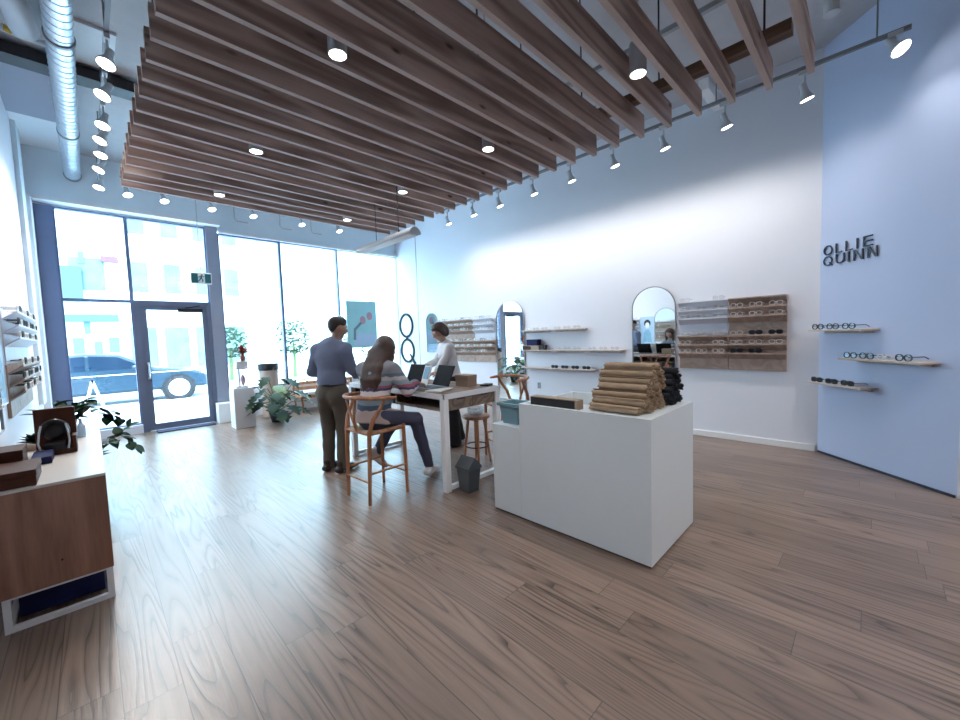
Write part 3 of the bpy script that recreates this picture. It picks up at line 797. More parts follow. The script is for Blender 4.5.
# ------------------------------------------------------------------ outside
st('ground_pavement', 'snow_pavement', (-30, 30, YF + .12, 15.2, -.25, -.03)); st('ground_street', 'asphalt', (-30, 40, 15.2, 25, -.35, -.10)); st('ground_far_pavement', 'snow_pavement', (-30, 50, 25, 28, -.3, -.02))
def fence(): pass
def facade(name, label, x0, x1, h, mat, y=28.0, rows=3, cols=4, dep=9.0, wmat='window_teal', shop=True):
    t = thing(name, label, 'building', ((x0 + x1) / 2, y, 0))
    m = MB(); m.box(x0, x1, y, y + dep, 0, h); m.build('wall', [mat], t)
    cw = (x1 - x0) / cols
    for i in range(cols):
        for j in range(rows):
            z = 4.6 + j * 3.1; xx = x0 + cw * (i + .5)
            if z + 1.6 > h: continue
            w = MB(); w.box(xx - cw * .26, xx + cw * .26, y - .06, y + .02, z, z + 1.6); w.build('window', [wmat], t)
    if shop:
        for i in range(cols):
            xx = x0 + cw * (i + .5); w = MB(); w.box(xx - cw * .38, xx + cw * .38, y - .08, y + .02, .4, 2.7); w.build('shop_window', [wmat], t)
    cr = MB(); cr.box(x0, x1, y - .25, y, h - .35, h); cr.build('cornice', ['facade_pale'], t)
    return t
b = facade('building', 'pale shop building across the street seen through the left window', -6.0, 1.42, 10.5, 'facade_white', rows=1, cols=3, shop=False)
for q, (x0, x1, z0, z1, mt) in enumerate(((-.92, -.02, 4.0, 5.7, 'facade_pale'), (-1.2, 1.2, 3.0, 3.35, 'facade_pale'))):
    m = MB(); m.box(x0, x1, 27.7, 28, z0, z1); m.build('awning', [mt], b)
m = MB(); m.box(.72, 1.38, 27.8, 28, 6.05, 6.35); m.build('sign_band', ['facade_pink'], b)
for x0, x1, z0, z1 in ((-.1, .12, 5.9, 6.5), (-.1, .12, 2.4, 3.0), (.2, .5, 1.2, 2.0), (.75, 1.15, 1.4, 2.2), (-.55, -.15, 1.4, 2.2)):
    m = MB(); m.box(x0, x1, 27.9, 28, z0, z1); m.build('window', ['facade_teal'], b)
facade('building', 'white shop building across the street seen through the glass door', 1.43, 7.2, 11.5, 'facade_white', rows=2, cols=4)
facade('building', 'tall white building across the street seen through the middle of the front window', 7.4, 17, 13, 'facade_white', rows=3, cols=5, y=30, wmat='window_pale')
facade('building', 'white building farthest along the street behind the poster window', 17.3, 40, 12, 'facade_white', rows=3, cols=8, y=32, wmat='window_pale')
# car
def car():
    t = thing('car', 'dark blue car parked at the kerb outside the left window', 'car', (.6, 16.7, -.1))
    y0, y1 = 15.95, 17.55; pr = [(-2.35, .25), (-2.38, .62), (-2.2, .86), (-1.55, .93), (-.75, 1.42), (-.1, 1.47), (.65, 1.40), (1.45, .96), (2.35, .84), (2.78, .70), (2.86, .38), (2.80, .25)]
    m = MB(); m.prism(pr, lambda a, b, d: (a, d, b), y0, y1); m.build('car_body', ['car_blue'], t, bevel=.09)
    for k, poly in enumerate(([(-1.36, .96), (-.72, 1.36), (-.12, 1.40), (-.12, .97)], [(-.04, .97), (-.04, 1.40), (.58, 1.34), (1.22, .98)])):
        m = MB(); m.prism(poly, lambda a, b, d: (a, d, b), y0 - .012, y0 + .02); m.build('side_window', ['car_glass'], t)
    m = MB(); m.box(-2.2, 2.4, y0 - .014, y0 + .02, .80, .825); m.build('trim_strip', ['hub_white'], t)
    for x in (-1.55, 2.0):
        a = MB(); a.cyl((x, y0 - .02, .27), (x, y0 + .2, .27), .44, n=32); a.build('wheel_arch', ['black'], t)
        for y in (y0 - .03, y1 - .18):
            w = MB(); w.lathe([(.20, 0), (.36, .0), (.375, .04), (.375, .18), (.36, .22), (.2, .22)], (x, y, .275), 32, axis=(0, 1, 0)); o = w.build('wheel', ['tyre'], t)
            h = MB(); h.lathe([(.02, -.03), (.10, -.03), (.27, -.02), (.29, .03), (.02, .04)], (x, y - .002, .275), 24, axis=(0, 1, 0)); h.build('hub_cap', ['hub_white'], o)
    m = MB(); m.box(2.62, 2.84, y0 + .02, y0 + .4, .60, .72); m.build('headlight', ['hub_white'], t)
    m = MB(); m.ell((.95, y0 - .10, 1.02), (.09, .08, .06)); m.build('wing_mirror', ['car_blue'], t)
car()
t = thing('sandwich_board', 'white sandwich board standing on the pavement outside the left window', 'sign', (.0, 13.3, -.03))
m = MB(); m.obox((-.11, 13.3, .40), (.025, 0, 0), (0, .25, 0), (.11, 0, .44)); m.build('panel', ['paint_white'], t)
m = MB(); m.obox((.11, 13.3, .40), (.025, 0, 0), (0, .25, 0), (-.11, 0, .44)); m.build('panel', ['paint_white'], t)
# street trees
for i, (x, y, h, lab) in enumerate(((6.9, 19.5, 2.6, 'low green street tree seen through the middle window'), (10.6, 21.5, 3.0, 'green street tree seen beside the standing man'), (4.6, 21.0, 2.4, 'small street tree seen behind the tan pot'))):
    t = thing('street_tree', lab, 'tree', (x, y, -.05)); rn = random.Random(i)
    m = MB(); m.tube([(x, y, -.05), (x + .03, y, .8), (x, y, h * .6)], [.09, .07, .05], 8); m.build('trunk', ['stem'], t)
    m = MB()
    for k in range(260):
        a = rn.random() * 2 * PI; z = h * (.42 + .58 * rn.random()); rr = .75 * math.sqrt(rn.random()) * (1.15 - abs(z / h - .7) * 1.6)
        p = Vector((x + rr * math.cos(a), y + rr * math.sin(a), z)); u = Vector((rn.uniform(-1, 1), rn.uniform(-1, 1), rn.uniform(-.6, .6))).normalized(); w = u.orthogonal().normalized()
        m.add([p - u * .13, p + w * .06, p + u * .13, p - w * .06], [(0, 1, 2, 3)])
    m.build('foliage', ['leaf'], t, smooth=0)

# ------------------------------------------------------------------ wooden slats under the ceiling
def slat():
    m = MB(); m.box(.355, 3.59, -.018, .018, 3.30, 3.487); m.m[0] = 1; return m.build('ceiling_slat', ['slat_wood', 'slat_edge_lit'], None)
SY = [.325 + .229 * i for i in range(24)]
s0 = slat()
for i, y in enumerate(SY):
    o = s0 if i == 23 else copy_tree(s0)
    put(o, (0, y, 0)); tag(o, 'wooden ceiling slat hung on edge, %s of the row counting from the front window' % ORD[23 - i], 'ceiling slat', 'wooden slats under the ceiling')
for x, lab in ((3.35, 'right-hand'), (.62, 'left-hand')):
    m = MB(); m.box(x - .045, x + .045, .40, 5.65, 3.487, 3.56)
    tag(m.build('slat_batten', ['batten_wood'], None, loc=(x, 3, 3.52)), 'brown wooden batten carrying the %s ends of the ceiling slats' % lab.split('-')[0], 'batten')
rod = None
for x, lab in ((3.35, 'right'), (.62, 'left'), (2.0, 'middle')):
    for k in range(8):
        y = .55 + k * .687
        if rod is None:
            m = MB(); m.cyl((0, 0, 3.485), (0, 0, CZ), .007, n=8); m.cyl((0, 0, 3.56), (0, 0, 3.575), .02, n=8); rod = m.build('hanger_rod', ['black'], None); o = rod
        else: o = copy_tree(rod)
        put(o, (x, y, 0)); tag(o, 'thin black hanger rod above the %s of the slats, %s counting from the open end' % (lab, ORD[k]), 'hanger rod', 'rods carrying the slats')
m = MB(); m.box(4.40, 4.45, .3, 5.4, 4.64, 4.69); m.box(4.40, 4.45, 1.30, 1.36, 4.69, CZ); m.box(4.40, 4.45, 4.4, 4.46, 4.69, CZ)
tag(m.build('ceiling_strut', ['grey_metal'], None, loc=(4.42, 2.8, 4.66)), 'grey steel channel strut running above the slats', 'strut')
m = MB(); m.box(5.70, XR - .002, 1.50, 1.62, 4.60, 4.74)
tag(m.build('ceiling_duct', ['paint_white'], None, bevel=.01, loc=(6, 1.55, 4.67)), 'white boxed duct above the slats meeting the right wall', 'duct')

# ------------------------------------------------------------------ lamps
def spot(loc, aim, watts, size=70, blend=.9, col=(1, .965, .925), parent=None, rad=.05):
    l = bpy.data.lights.new('lamp_light', 'SPOT'); l.energy = watts; l.spot_size = math.radians(size); l.spot_blend = blend; l.color = col; l.shadow_soft_size = rad
    o = bpy.data.objects.new('lamp_light', l); COL.objects.link(o); o.location = [a * S for a in loc]
    o.rotation_euler = (Vector(aim) - Vector(loc)).to_track_quat('-Z', 'Y').to_euler(); return o
dl = None; k = 0
for col_, x, ys in (('left', 1.16, (2.38, 3.83, 5.22)), ('right', 2.69, (1.05, 2.39, 3.83, 5.25))):
    for i, y in enumerate(ys):
        if dl is None:
            dl = thing('cylinder_downlight', '', 'downlight')
            m = MB(); m.lathe([(.001, .20), (.050, .20), (.054, .195), (.054, 0), (.049, 0), (.047, .02), (.001, .02)], (0, 0, 3.29), 24); m.cyl((0, 0, 3.49), (0, 0, CZ), .009, n=8); m.build('housing', ['lamp_shell'], dl)
            m = MB(); m.cyl((0, 0, 3.292), (0, 0, 3.305), .047, n=24); m.build('lens', ['lamp_lens'], dl); o = dl
        else: o = copy_tree(dl)
        yy = min(SY, key=lambda v: abs(v + .1145 - y)) + .1145
        put(o, (x, yy, 0), 0, 'lit cylinder downlight between the slats, %s row, %s from the front window' % (col_, ORD[len(ys) - 1 - i]), 'downlights between the slats')
        spot((x, yy, 3.27), (x, yy, 0), 26, 95, .8)
tl = None
def track_head(loc, aim, label, watts, size=64, group='track lights on the right rail', drop=.22, head=.062):
    """rail fitting, stem and a bell head turned towards aim"""
    t = thing('track_spotlight', label, 'track light', loc, 0, group)
    x, y, z = loc; p = Vector((x, y, z - drop)); dr_ = (Vector(aim) - p).normalized()
    m = MB(); m.box(x - .02, x + .02, y - .05, y + .05, z - .05, z - .005); m.cyl((x, y, z - .04), p, .011, n=8); m.build('stem', ['lamp_shell'], t)
    m = MB(); m.lathe([(.001, -.16), (.030, -.155), (.034, -.07), (head * .75, -.035), (head, 0), (head * 1.02, .012), (head * .93, .012), (head * .9, .0), (.001, .0)], p + dr_ * .07, 20, axis=dr_); m.build('head', ['lamp_shell'], t)
    m = MB(); m.cyl(p + dr_ * .072, p + dr_ * .079, head * .92, n=20); m.build('lens', ['lamp_lens'], t)
    if watts: spot(p + dr_ * .10, p + dr_ * 2, watts, size)
    return t
XT, ZT = 5.42, 4.225
m = MB(); m.box(XT - .018, XT + .018, -.20, 6.6, ZT, ZT + .035)
for y in (.02, 1.35, 2.9, 4.5, 6.1): m.cyl((XT, y, ZT + .03), (XT, y, CZ), .007, n=8)
tag(m.build('lighting_track', ['track_grey'], None, loc=(XT, 3, ZT)), 'thin grey lighting track running along the right wall', 'lighting track')
TY = (.54, 1.26, 1.95, 2.63, 3.33, 4.05, 4.82, 5.50, 6.25)
for i, y in enumerate(TY):
    track_head((XT, y, ZT), (XT + .25, y - .25, 2.9), 'small track light on the right rail, %s counting from the slanted wall' % ORD[i], 0)
    spot((XT + .05, y, ZT - .30), (6.39, y, 1.6), 24 if i == 0 else 40, 122, 1.0, rad=.08)
track_head((XT, -.10, ZT + .03), (5.0, -.75, 3.0), 'large tilted track light at the very end of the right rail', 0, 70, None, .12, .075)
spot((XT - .15, -.2, 3.95), (5.7, -.2, 2.0), 11, 120, 1.0)
XQ, ZQ = .30, 4.42
m = MB(); m.box(XQ - .018, XQ + .018, 3.2, 9.3, ZQ, ZQ + .035)
for y in (3.5, 5.0, 6.2, 7.6, 9.1): m.cyl((XQ, y, ZQ + .03), (XQ, y, CZ), .007, n=8)
tag(m.build('lighting_track', ['track_grey'], None, loc=(XQ, 6, ZQ)), 'lighting track beside the spiral duct at the left', 'lighting track')
for i, y in enumerate((4.92, 5.55, 6.28, 6.76, 7.24, 7.86, 8.70)):
    track_head((XQ, y, ZQ), (XQ - (.62 if i % 2 else .35), y - .35, 2.9), 'lit track light beside the spiral duct, %s counting towards the front window' % ORD[i], 75, 110, 'track lights on the left rail', .2, .07)
YQ = 8.85
m = MB(); m.box(.55, 6.0, YQ - .018, YQ + .018, 4.42, 4.455)
for x in (.9, 2.6, 4.2, 5.8): m.cyl((x, YQ, 4.44), (x, YQ, CZ), .007, n=8)
tag(m.build('lighting_track', ['track_grey'], None, loc=(3, YQ, 4.43)), 'lighting track running along the front window soffit', 'lighting track')
for i, x in enumerate((.52 + .1, 1.10, 1.80, 2.50, 3.45, 4.30)):
    track_head((x, YQ, 4.42), (x + .3, YQ - .8, 2.4), 'lit track light in front of the window soffit, %s counting from the left wall' % ORD[i], 80, 120, 'track lights on the front rail', .2, .065)
# linear pendant over the table
t = thing('linear_pendant', 'pale grey half-round linear pendant hanging over the worktable', 'pendant lamp', (2.66, 4.2, 2.8))
m = MB(); prof = [(.075 * math.cos(a), .075 * math.sin(a)) for a in [PI * k / 12 for k in range(13)]]
m.prism(prof, lambda a, b, d: (2.66 + a, d, 2.765 + b), 3.62, 4.86); m.build('lamp_shade', ['lamp_shell'], t)
m = MB(); m.box(2.60, 2.72, 3.66, 4.82, 2.757, 2.766); m.build('diffuser', ['paint_white'], t)
for y in (3.95, 4.45): m = MB(); m.cyl((2.66, y, 2.84), (2.66, y, CZ), .004, n=6); m.build('suspension_wire', ['black'], t)
# unseen spots added behind the camera to brighten floor and counter front
for x, y, w_ in ((1.2, -1.6, 35), (3.4, -1.4, 130), (4.6, -2.2, 130), (4.6, -.9, 90)):
    spot((x, y, 4.3), (x, y + .2, 0), w_, 120)
spot((-.2, -.8, 3.9), (2.6, 1.5, .5), 115, 60); spot((-.2, .1, 3.9), (2.6, 2.4, .5), 70, 55)

# ------------------------------------------------------------------ ducts and pipes
t = thing('spiral_duct', 'shiny spiral steel duct running along the ceiling to the front wall', 'duct', (0, 6.5, 4.5))
m = MB(); r0, r1 = .097, .103; pts = []
m.cyl((0, 3.0, 4.5), (0, 9.42, 4.5), .097, n=28); m.build('pipe', ['duct_steel'], t)
m = MB(); m.tube([(.098 * math.cos(a), 3.0 + .11 * a / (2 * PI) , 4.5 + .098 * math.sin(a)) for a in [2 * PI * k / 20 for k in range(int(58 * 20))]], .0045, 5); m.build('lock_seam', ['duct_steel'], t)
for y in (5.35, 7.6, 9.40): m = MB(); m.lathe([(.099, 0), (.109, 0), (.109, .035), (.099, .035)], (0, y, 4.5), 28, axis=(0, 1, 0)); m.build('collar', ['grey_metal'], t)
def bend(name, label, pts, r, mat, ringn, cat='pipe'):
    t = thing(name, label, cat, pts[0]); P = [Vector(p) for p in pts]; out = []
    for i in range(len(P) - 1):
        p0 = P[max(i - 1, 0)]; p1 = P[i]; p2 = P[i + 1]; p3 = P[min(i + 2, len(P) - 1)]
        for k in range(10):
            s_ = k / 10; out.append(.5 * ((2 * p1) + (p2 - p0) * s_ + (2 * p0 - 5 * p1 + 4 * p2 - p3) * s_ ** 2 + (3 * p1 - p0 - 3 * p2 + p3) * s_ ** 3))
    out.append(P[-1]); rs = [r * (1 + .035 * (1 if (i % ringn) == 0 else 0)) for i in range(len(out))]
    m = MB(); m.tube(out, rs, 20); m.build('pipe', [mat], t); return t
t = bend('flexible_duct', 'fat white flexible duct curling under the ceiling beside the spiral duct', [(-.42, 4.7, 4.72), (-.36, 5.0, 4.66), (-.26, 5.4, 4.66), (-.24, 5.9, 4.75)], .105, 'insulation', 3, 'duct')
bend('ceiling_pipe', 'grey pipe running up to the ceiling above the slanted wall', [(5.05, .32, 4.45), (5.05, .32, 4.86)], .06, 'lamp_shell', 99)
t = bend('ceiling_pipe', 'thin white pipe with yellow bands in the upper left corner', [(-.50, 5.9, 4.72), (-.30, 6.0, 4.72), (.0, 6.05, 4.74)], .028, 'insulation', 99)
m = MB(); m.cyl((-.38, 5.955, 4.72), (-.33, 5.98, 4.72), .031, n=12); m.build('pipe_label', ['label_yellow'], t)
for i, (x, lab) in enumerate(((2.35, 'leftmost'), (3.25, 'middle'), (3.95, 'rightmost'))):
    m = MB(); m.tube([(x, 9.55, CZ), (x, 9.55, 4.25), (x + .05, 9.55, 4.2), (x + .25, 9.55, 4.2)], .012, 8); o = m.build('conduit_pipe', ['lamp_shell'], None, loc=(x, 9.55, 4.5))
    tag(o, 'thin bent conduit above the front window, %s of the three' % lab, 'conduit', 'conduits above the front window')
# exit sign
t = thing('exit_sign', 'running man exit sign hanging before the column beside the door', 'exit sign', (1.59, 9.0, 2.87))
m = MB(); m.box(1.425, 1.755, 8.975, 9.025, 2.765, 2.975); m.build('panel', ['paint_white'], t, bevel=.006)
m = MB(); m.box(1.437, 1.535, 8.970, 8.976, 2.785, 2.955); m.box(1.645, 1.743, 8.970, 8.976, 2.785, 2.955); m.build('green_field', ['sign_green'], t)
m = MB(); fn = lambda a, b, d: (1.59 + a, d, 2.87 + b)
m.ring(fn, (.008, .062), .014, .001, 8.969, 8.976, 14)
for p in ([(-.012, .045), (.016, .040), (.008, -.005), (-.018, .002)], [(-.018, .006), (.0, .0), (-.02, -.035), (-.048, -.07), (-.058, -.058), (-.034, -.03)], [(-.006, .0), (.010, -.004), (.030, -.035), (.020, -.07), (.006, -.07), (.013, -.036)],
          [(-.012, .045), (-.04, .03), (-.046, .0), (-.036, .0), (-.03, .022), (-.01, .03)], [(.014, .042), (.036, .022), (.05, .03), (.045, .04), (.036, .034), (.016, .052)]):
    m.prism(p, fn, 8.969, 8.976)
m.build('running_figure', ['sign_green'], t)
m = MB(); m.cyl((1.59, 9.0, 2.97), (1.59, 9.0, CZ), .008, n=8); m.build('hanger', ['lamp_shell'], t)
m = MB(); m.box(.80, 1.72, 9.33, 9.62, 0.0, .018); tag(m.build('door_mat', ['rubber_navy'], None, bevel=.006, loc=(1.2, 9.5, 0)), 'dark navy door mat on the floor before the glass door', 'door mat')
# ------------------------------------------------------------------ eyeglasses
def glasses(name, frame, lens, rx=.029, rz=.023, shape=2.0, thick=.0032):
    """local frame: lenses in the xz plane looking to -y, temples to +y, bottom of the rims at z=0"""
    t = thing(name, '', 'eyeglasses'); m = MB(); fn = lambda a, b, d: (a, d, b); k = 1 / S
    def sup(a, r): return (math.copysign(abs(math.cos(a)) ** (2 / shape), math.cos(a)) * r * rx * k, math.copysign(abs(math.sin(a)) ** (2 / shape), math.sin(a)) * r * rz * k)
    for s in (-1, 1):
        cx, cz = s * .036 * k, rz * 1.15 * k; n = 20; vs = []; fs = []
        for j in range(n):
            a = 2 * PI * j / n
            for r, d in ((1.18, -thick), (1.18, thick), (.92, thick), (.92, -thick)): p = sup(a, r); vs.append((cx + p[0], d, cz + p[1]))
        for j in range(n):
            for q in range(4): fs.append((j * 4 + q, ((j + 1) % n) * 4 + q, ((j + 1) % n) * 4 + (q + 1) % 4, j * 4 + (q + 1) % 4))
        m.add(vs, fs)
        m.tube([(s * (.036 + rx) * k, 0, cz * 1.25), (s * .073 * k, .01, cz * 1.25), (s * .073 * k, .105 * k, cz * 1.25), (s * .071 * k, .145 * k, cz * .6)], thick, 5)
    m.tube([(-.010 * k, 0, rz * 1.4 * k), (0, -.002, rz * 1.6 * k), (.010 * k, 0, rz * 1.4 * k)], thick, 5)
    m.build('frame', [frame], t, local=True)
    for s in (-1, 1):
        l = MB(); pts = [sup(2 * PI * j / 20, .99) for j in range(20)]; cx, cz = s * .036 * k, rz * 1.15 * k
        l.prism([(cx + p[0], cz + p[1]) for p in pts], fn, -.0012, .0012); l.build('lens', [lens], t, local=True)
    return t
G_DARK = glasses('sunglasses', 'black', 'black_gloss', .031, .024, 2.6)
G_CLEAR = glasses('eyeglasses', 'black', 'eye_lens', .029, .027, 2.2, .0045)
plain('acetate_pale', (0.66, 0.58, 0.53), 0.3, var=0.1); plain('acetate_tort', (0.14, 0.07, 0.035), 0.3, var=0.6, scale=60)
G_PALE = glasses('eyeglasses', 'acetate_pale', 'eye_lens', .027, .023, 2.4)
G_TORT = glasses('eyeglasses', 'acetate_tort', 'eye_lens', .027, .024, 2.0)
PROTO = {'dark': [G_DARK, 'black sunglasses'], 'clear': [G_CLEAR, 'black-framed eyeglasses'], 'pale': [G_PALE, 'pale-framed eyeglasses'], 'tort': [G_TORT, 'tortoiseshell eyeglasses']}
USED = set()
for k_ in PROTO: KID[PROTO[k_][0].name] = kids(PROTO[k_][0])
def place_glasses(kind, loc, rz, where, group):
    p, d_ = PROTO[kind]
    o = p if kind not in USED else copy_tree(p)
    USED.add(kind); put(o, loc, rz); tag(o, ('%s, %s' % (d_, where)), 'eyeglasses', group); return o

# ------------------------------------------------------------------ eyewear display boards with slanted ledges
def board(loc, rz, mat, label, group, fill, where, w=.65):
    """local: wall at y=0, room towards -y, x along the wall; loc = bottom centre"""
    t = thing('eyewear_display_board', label, 'display board', loc, rz, group)
    m = MB(); m.box(-w / 2 + .004, w / 2 - .004, -.026, -.002, .004, .496); m.build('back_panel', [mat], t, local=True, bevel=.002)
    tips = (.49, .365, .245)
    for z in tips:
        m = MB(); m.add([(-w / 2 + .004, -.026, z - .085), (w / 2 - .004, -.026, z - .085), (w / 2 - .004, -.125, z - .012), (-w / 2 + .004, -.125, z - .012),
                         (-w / 2 + .004, -.026, z - .068), (w / 2 - .004, -.026, z - .068), (w / 2 - .004, -.125, z + .004), (-w / 2 + .004, -.125, z + .004)],
                        [(0, 1, 2, 3), (7, 6, 5, 4), (0, 4, 5, 1), (1, 5, 6, 2), (2, 6, 7, 3), (3, 7, 4, 0)]); m.build('slanted_ledge', [mat], t, local=True)
    c_, s_ = math.cos(rz), math.sin(rz)
    for j, z in enumerate(tips):
        row = fill[j]
        for i, kd in enumerate(row):
            if not kd: continue
            x = (i + .5) / len(row) * w - w / 2; y = -.118; zz = z + .004
            place_glasses(kd, (loc[0] + c_ * x - s_ * y, loc[1] + s_ * x + c_ * y, loc[2] + zz), rz,
                          '%s ledge, %s, %s from left' % (('top', 'middle', 'bottom')[j], where, ORD[i]), 'glasses on the display boards')
    return t
R90 = -PI / 2
P_, T_, D_, C_ = 'pale', 'tort', 'dark', 'clear'
GRP = 'display boards on the right wall beside the round-topped mirror'
plain('board_white', (0.66, 0.67, 0.74), 0.5, var=0.03)
board((XR, 1.745, 1.50), R90, 'board_white', 'pale grey eyewear board, upper left of four beside the arched mirror', GRP, ([P_, None, P_], [P_, P_, P_], [P_, P_, P_]), 'upper left board beside big mirror')
board((XR, 1.095, 1.50), R90, 'board_wood', 'brown wooden eyewear board, upper right of four beside the arched mirror', GRP, ([None, None, None], [P_, P_, P_], [P_, P_, P_]), 'upper right board beside big mirror')
board((XR, 1.745, 1.00), R90, 'board_wood', 'brown wooden eyewear board, lower left of four beside the arched mirror', GRP, ([P_, P_, P_], [P_, T_, P_], [P_, P_, P_]), 'lower left board beside big mirror')
board((XR, 1.095, 1.00), R90, 'board_wood', 'brown wooden eyewear board with sunglasses, lower right of four by the arched mirror', GRP, ([P_, D_, D_], [P_, P_, P_], [D_, D_, None]), 'lower right board beside big mirror')
GRF = 'display boards on the right wall behind the woman in white'
for c_i, (y, nm) in enumerate(((6.20, 'right'), (6.855, 'middle'), (7.51, 'left'))):
    for z, hn, mt in ((1.5, 'upper', 'board_white' if c_i == 0 else 'board_wood'), (1.0, 'lower', 'board_wood')):
        board((XR, y, z), R90, mt, '%s wooden eyewear board behind the woman in white, %s row, %s column' % ('pale' if mt == 'board_white' else 'brown', hn, nm), GRF,
              ([P_, T_, P_], [P_, P_, P_], [T_, P_, T_]), '%s %s board behind woman in white' % (hn, nm))
GRL = 'display boards on the left wall above the plants'
for c_i, (y, nm) in enumerate(((5.93, 'near'), (6.58, 'second'), (7.23, 'far'))):
    for z, hn, mt in ((1.49, 'upper', 'board_white'), (.985, 'lower', 'board_wood')):
        board((XL, y, z), -R90, mt, '%s eyewear board on the left wall, %s row, %s column from the camera' % ('pale' if mt == 'board_white' else 'brown', hn, nm), GRL,
              ([P_, C_, P_], [C_, P_, C_], [P_, C_, P_]), '%s %s board of the left wall' % (hn, nm))
for z, hn in ((1.49, 'upper'), (.985, 'lower')):
    board((XL, 3.95, z), -R90, 'board_wood', 'brown eyewear board on the left wall seen in the arched mirror, %s of the two' % hn, 'display boards seen in the mirror', ([P_, P_, P_], [P_, P_, P_], [P_, P_, P_]), '%s board seen in the mirror' % hn)

# ------------------------------------------------------------------ shelves
def shelf(loc, rz, w, label, group, dep=.17, mat='shelf_wood', th=.022):
    m = MB(); m.box(-w / 2, w / 2, -dep, -.002, 0, th); m.box(-w / 2 + .05, w / 2 - .05, -.03, -.002, -.028, .0)
    o = m.build('wall_shelf', [mat], None, bevel=.003); put(o, loc, rz); tag(o, label, 'shelf', group); return o
SG = 'floating shelves on the right wall'
for z, row, ys in ((1.655, 'top', ((5.06, 4.37), (4.35, 3.63))), (1.265, 'middle', ((5.06, 4.37), (4.35, 3.65), (3.63, 2.94))), (.915, 'bottom', ((5.06, 4.45), (4.43, 3.44)))):
    for i, (a, b) in enumerate(ys):
        shelf((XR, (a + b) / 2, z), R90, a - b, 'thin floating shelf on the right wall, %s row, %s from the tall mirror' % (row, ORD[i]), SG)
        if (row, i) == ('bottom', 1):
            for k in range(4): place_glasses('dark', (XR - .12, 4.28 - k * .225, z + .022), R90, 'bottom floating shelf, %s from the left' % ORD[k], 'sunglasses on the bottom floating shelf')
        elif (row, i) not in (('middle', 0), ('bottom', 0)):
            for k in range(3): place_glasses('pale', (XR - .11, a - .14 - k * .21, z + .022), R90, '%s row, %s floating shelf from tall mirror, %s from left' % (row, ORD[i], ORD[k]), 'pale glasses on the floating shelves')
def carton(name, x0, x1, y0, y1, z0, z1, mat, label, group=None, lidded=True):
    t = thing(name, label, 'box', ((x0 + x1) / 2, (y0 + y1) / 2, z0), 0, group)
    m = MB(); m.box(x0, x1, y0, y1, z0, z0 + (z1 - z0) * .62); m.build('box_body', [mat], t, bevel=.003)
    m = MB(); e = .003; m.box(x0 - e, x1 + e, y0 - e, y1 + e, z0 + (z1 - z0) * .62, z1); m.build('lid', [mat], t, bevel=.003); return t
zz = 1.287
carton('storage_box', 6.24, 6.37, 4.84, 5.02, zz, zz + .075, 'box_brown', 'small red-brown box at the left end of the middle floating shelf')
carton('storage_box', 6.24, 6.37, 4.62, 4.82, zz, zz + .085, 'box_tan', 'small tan box on the middle floating shelf under the navy box')
carton('storage_box', 6.25, 6.37, 4.52, 4.60, zz, zz + .09, 'black', 'small black box beside the tan box on the middle floating shelf')
carton('storage_box', 6.24, 6.37, 4.66, 4.92, zz + .086, zz + .205, 'box_navy', 'navy blue box stacked on the brown and tan boxes on the middle floating shelf')
# slanted wall: shelves, letters
ux, uy = d.x, d.y
inn = -nrm; RZS = math.atan2(inn.x, -inn.y)
def sw(s, out, z): return (BA[0] + ux * s + inn.x * out, BA[1] + uy * s + inn.y * out, z)
for nm, s0_, s1_, z, items in (('top', .05, .72, 1.515, ['clear'] * 3), ('middle', .46, 1.27, 1.195, ['clear', 'clear', 'pale', 'clear']), ('bottom', .05, .72, .885, ['dark'] * 3)):
    shelf(sw((s0_ + s1_) / 2, 0, z), RZS, s1_ - s0_, '%s thin wooden shelf under the shop letters on the slanted wall' % nm, 'shelves on the slanted wall', .20)
    for k, kd in enumerate(items):
        place_glasses(kd, sw(s0_ + .10 + k * (s1_ - s0_ - .16) / (len(items) - .35), .155, z + .022), RZS, '%s shelf below the shop letters, %s from the left' % (nm, ORD[k]), 'glasses on the slanted wall shelves')
t = thing('shop_lettering', 'raised dark navy letters reading OLLIE QUINN on the slanted wall', 'lettering', sw(.37, 0, 2.41))
def lf_(a, b, dd): p = sw(a, dd, b); return p
D0, D1 = .010, .022; W_ = .015
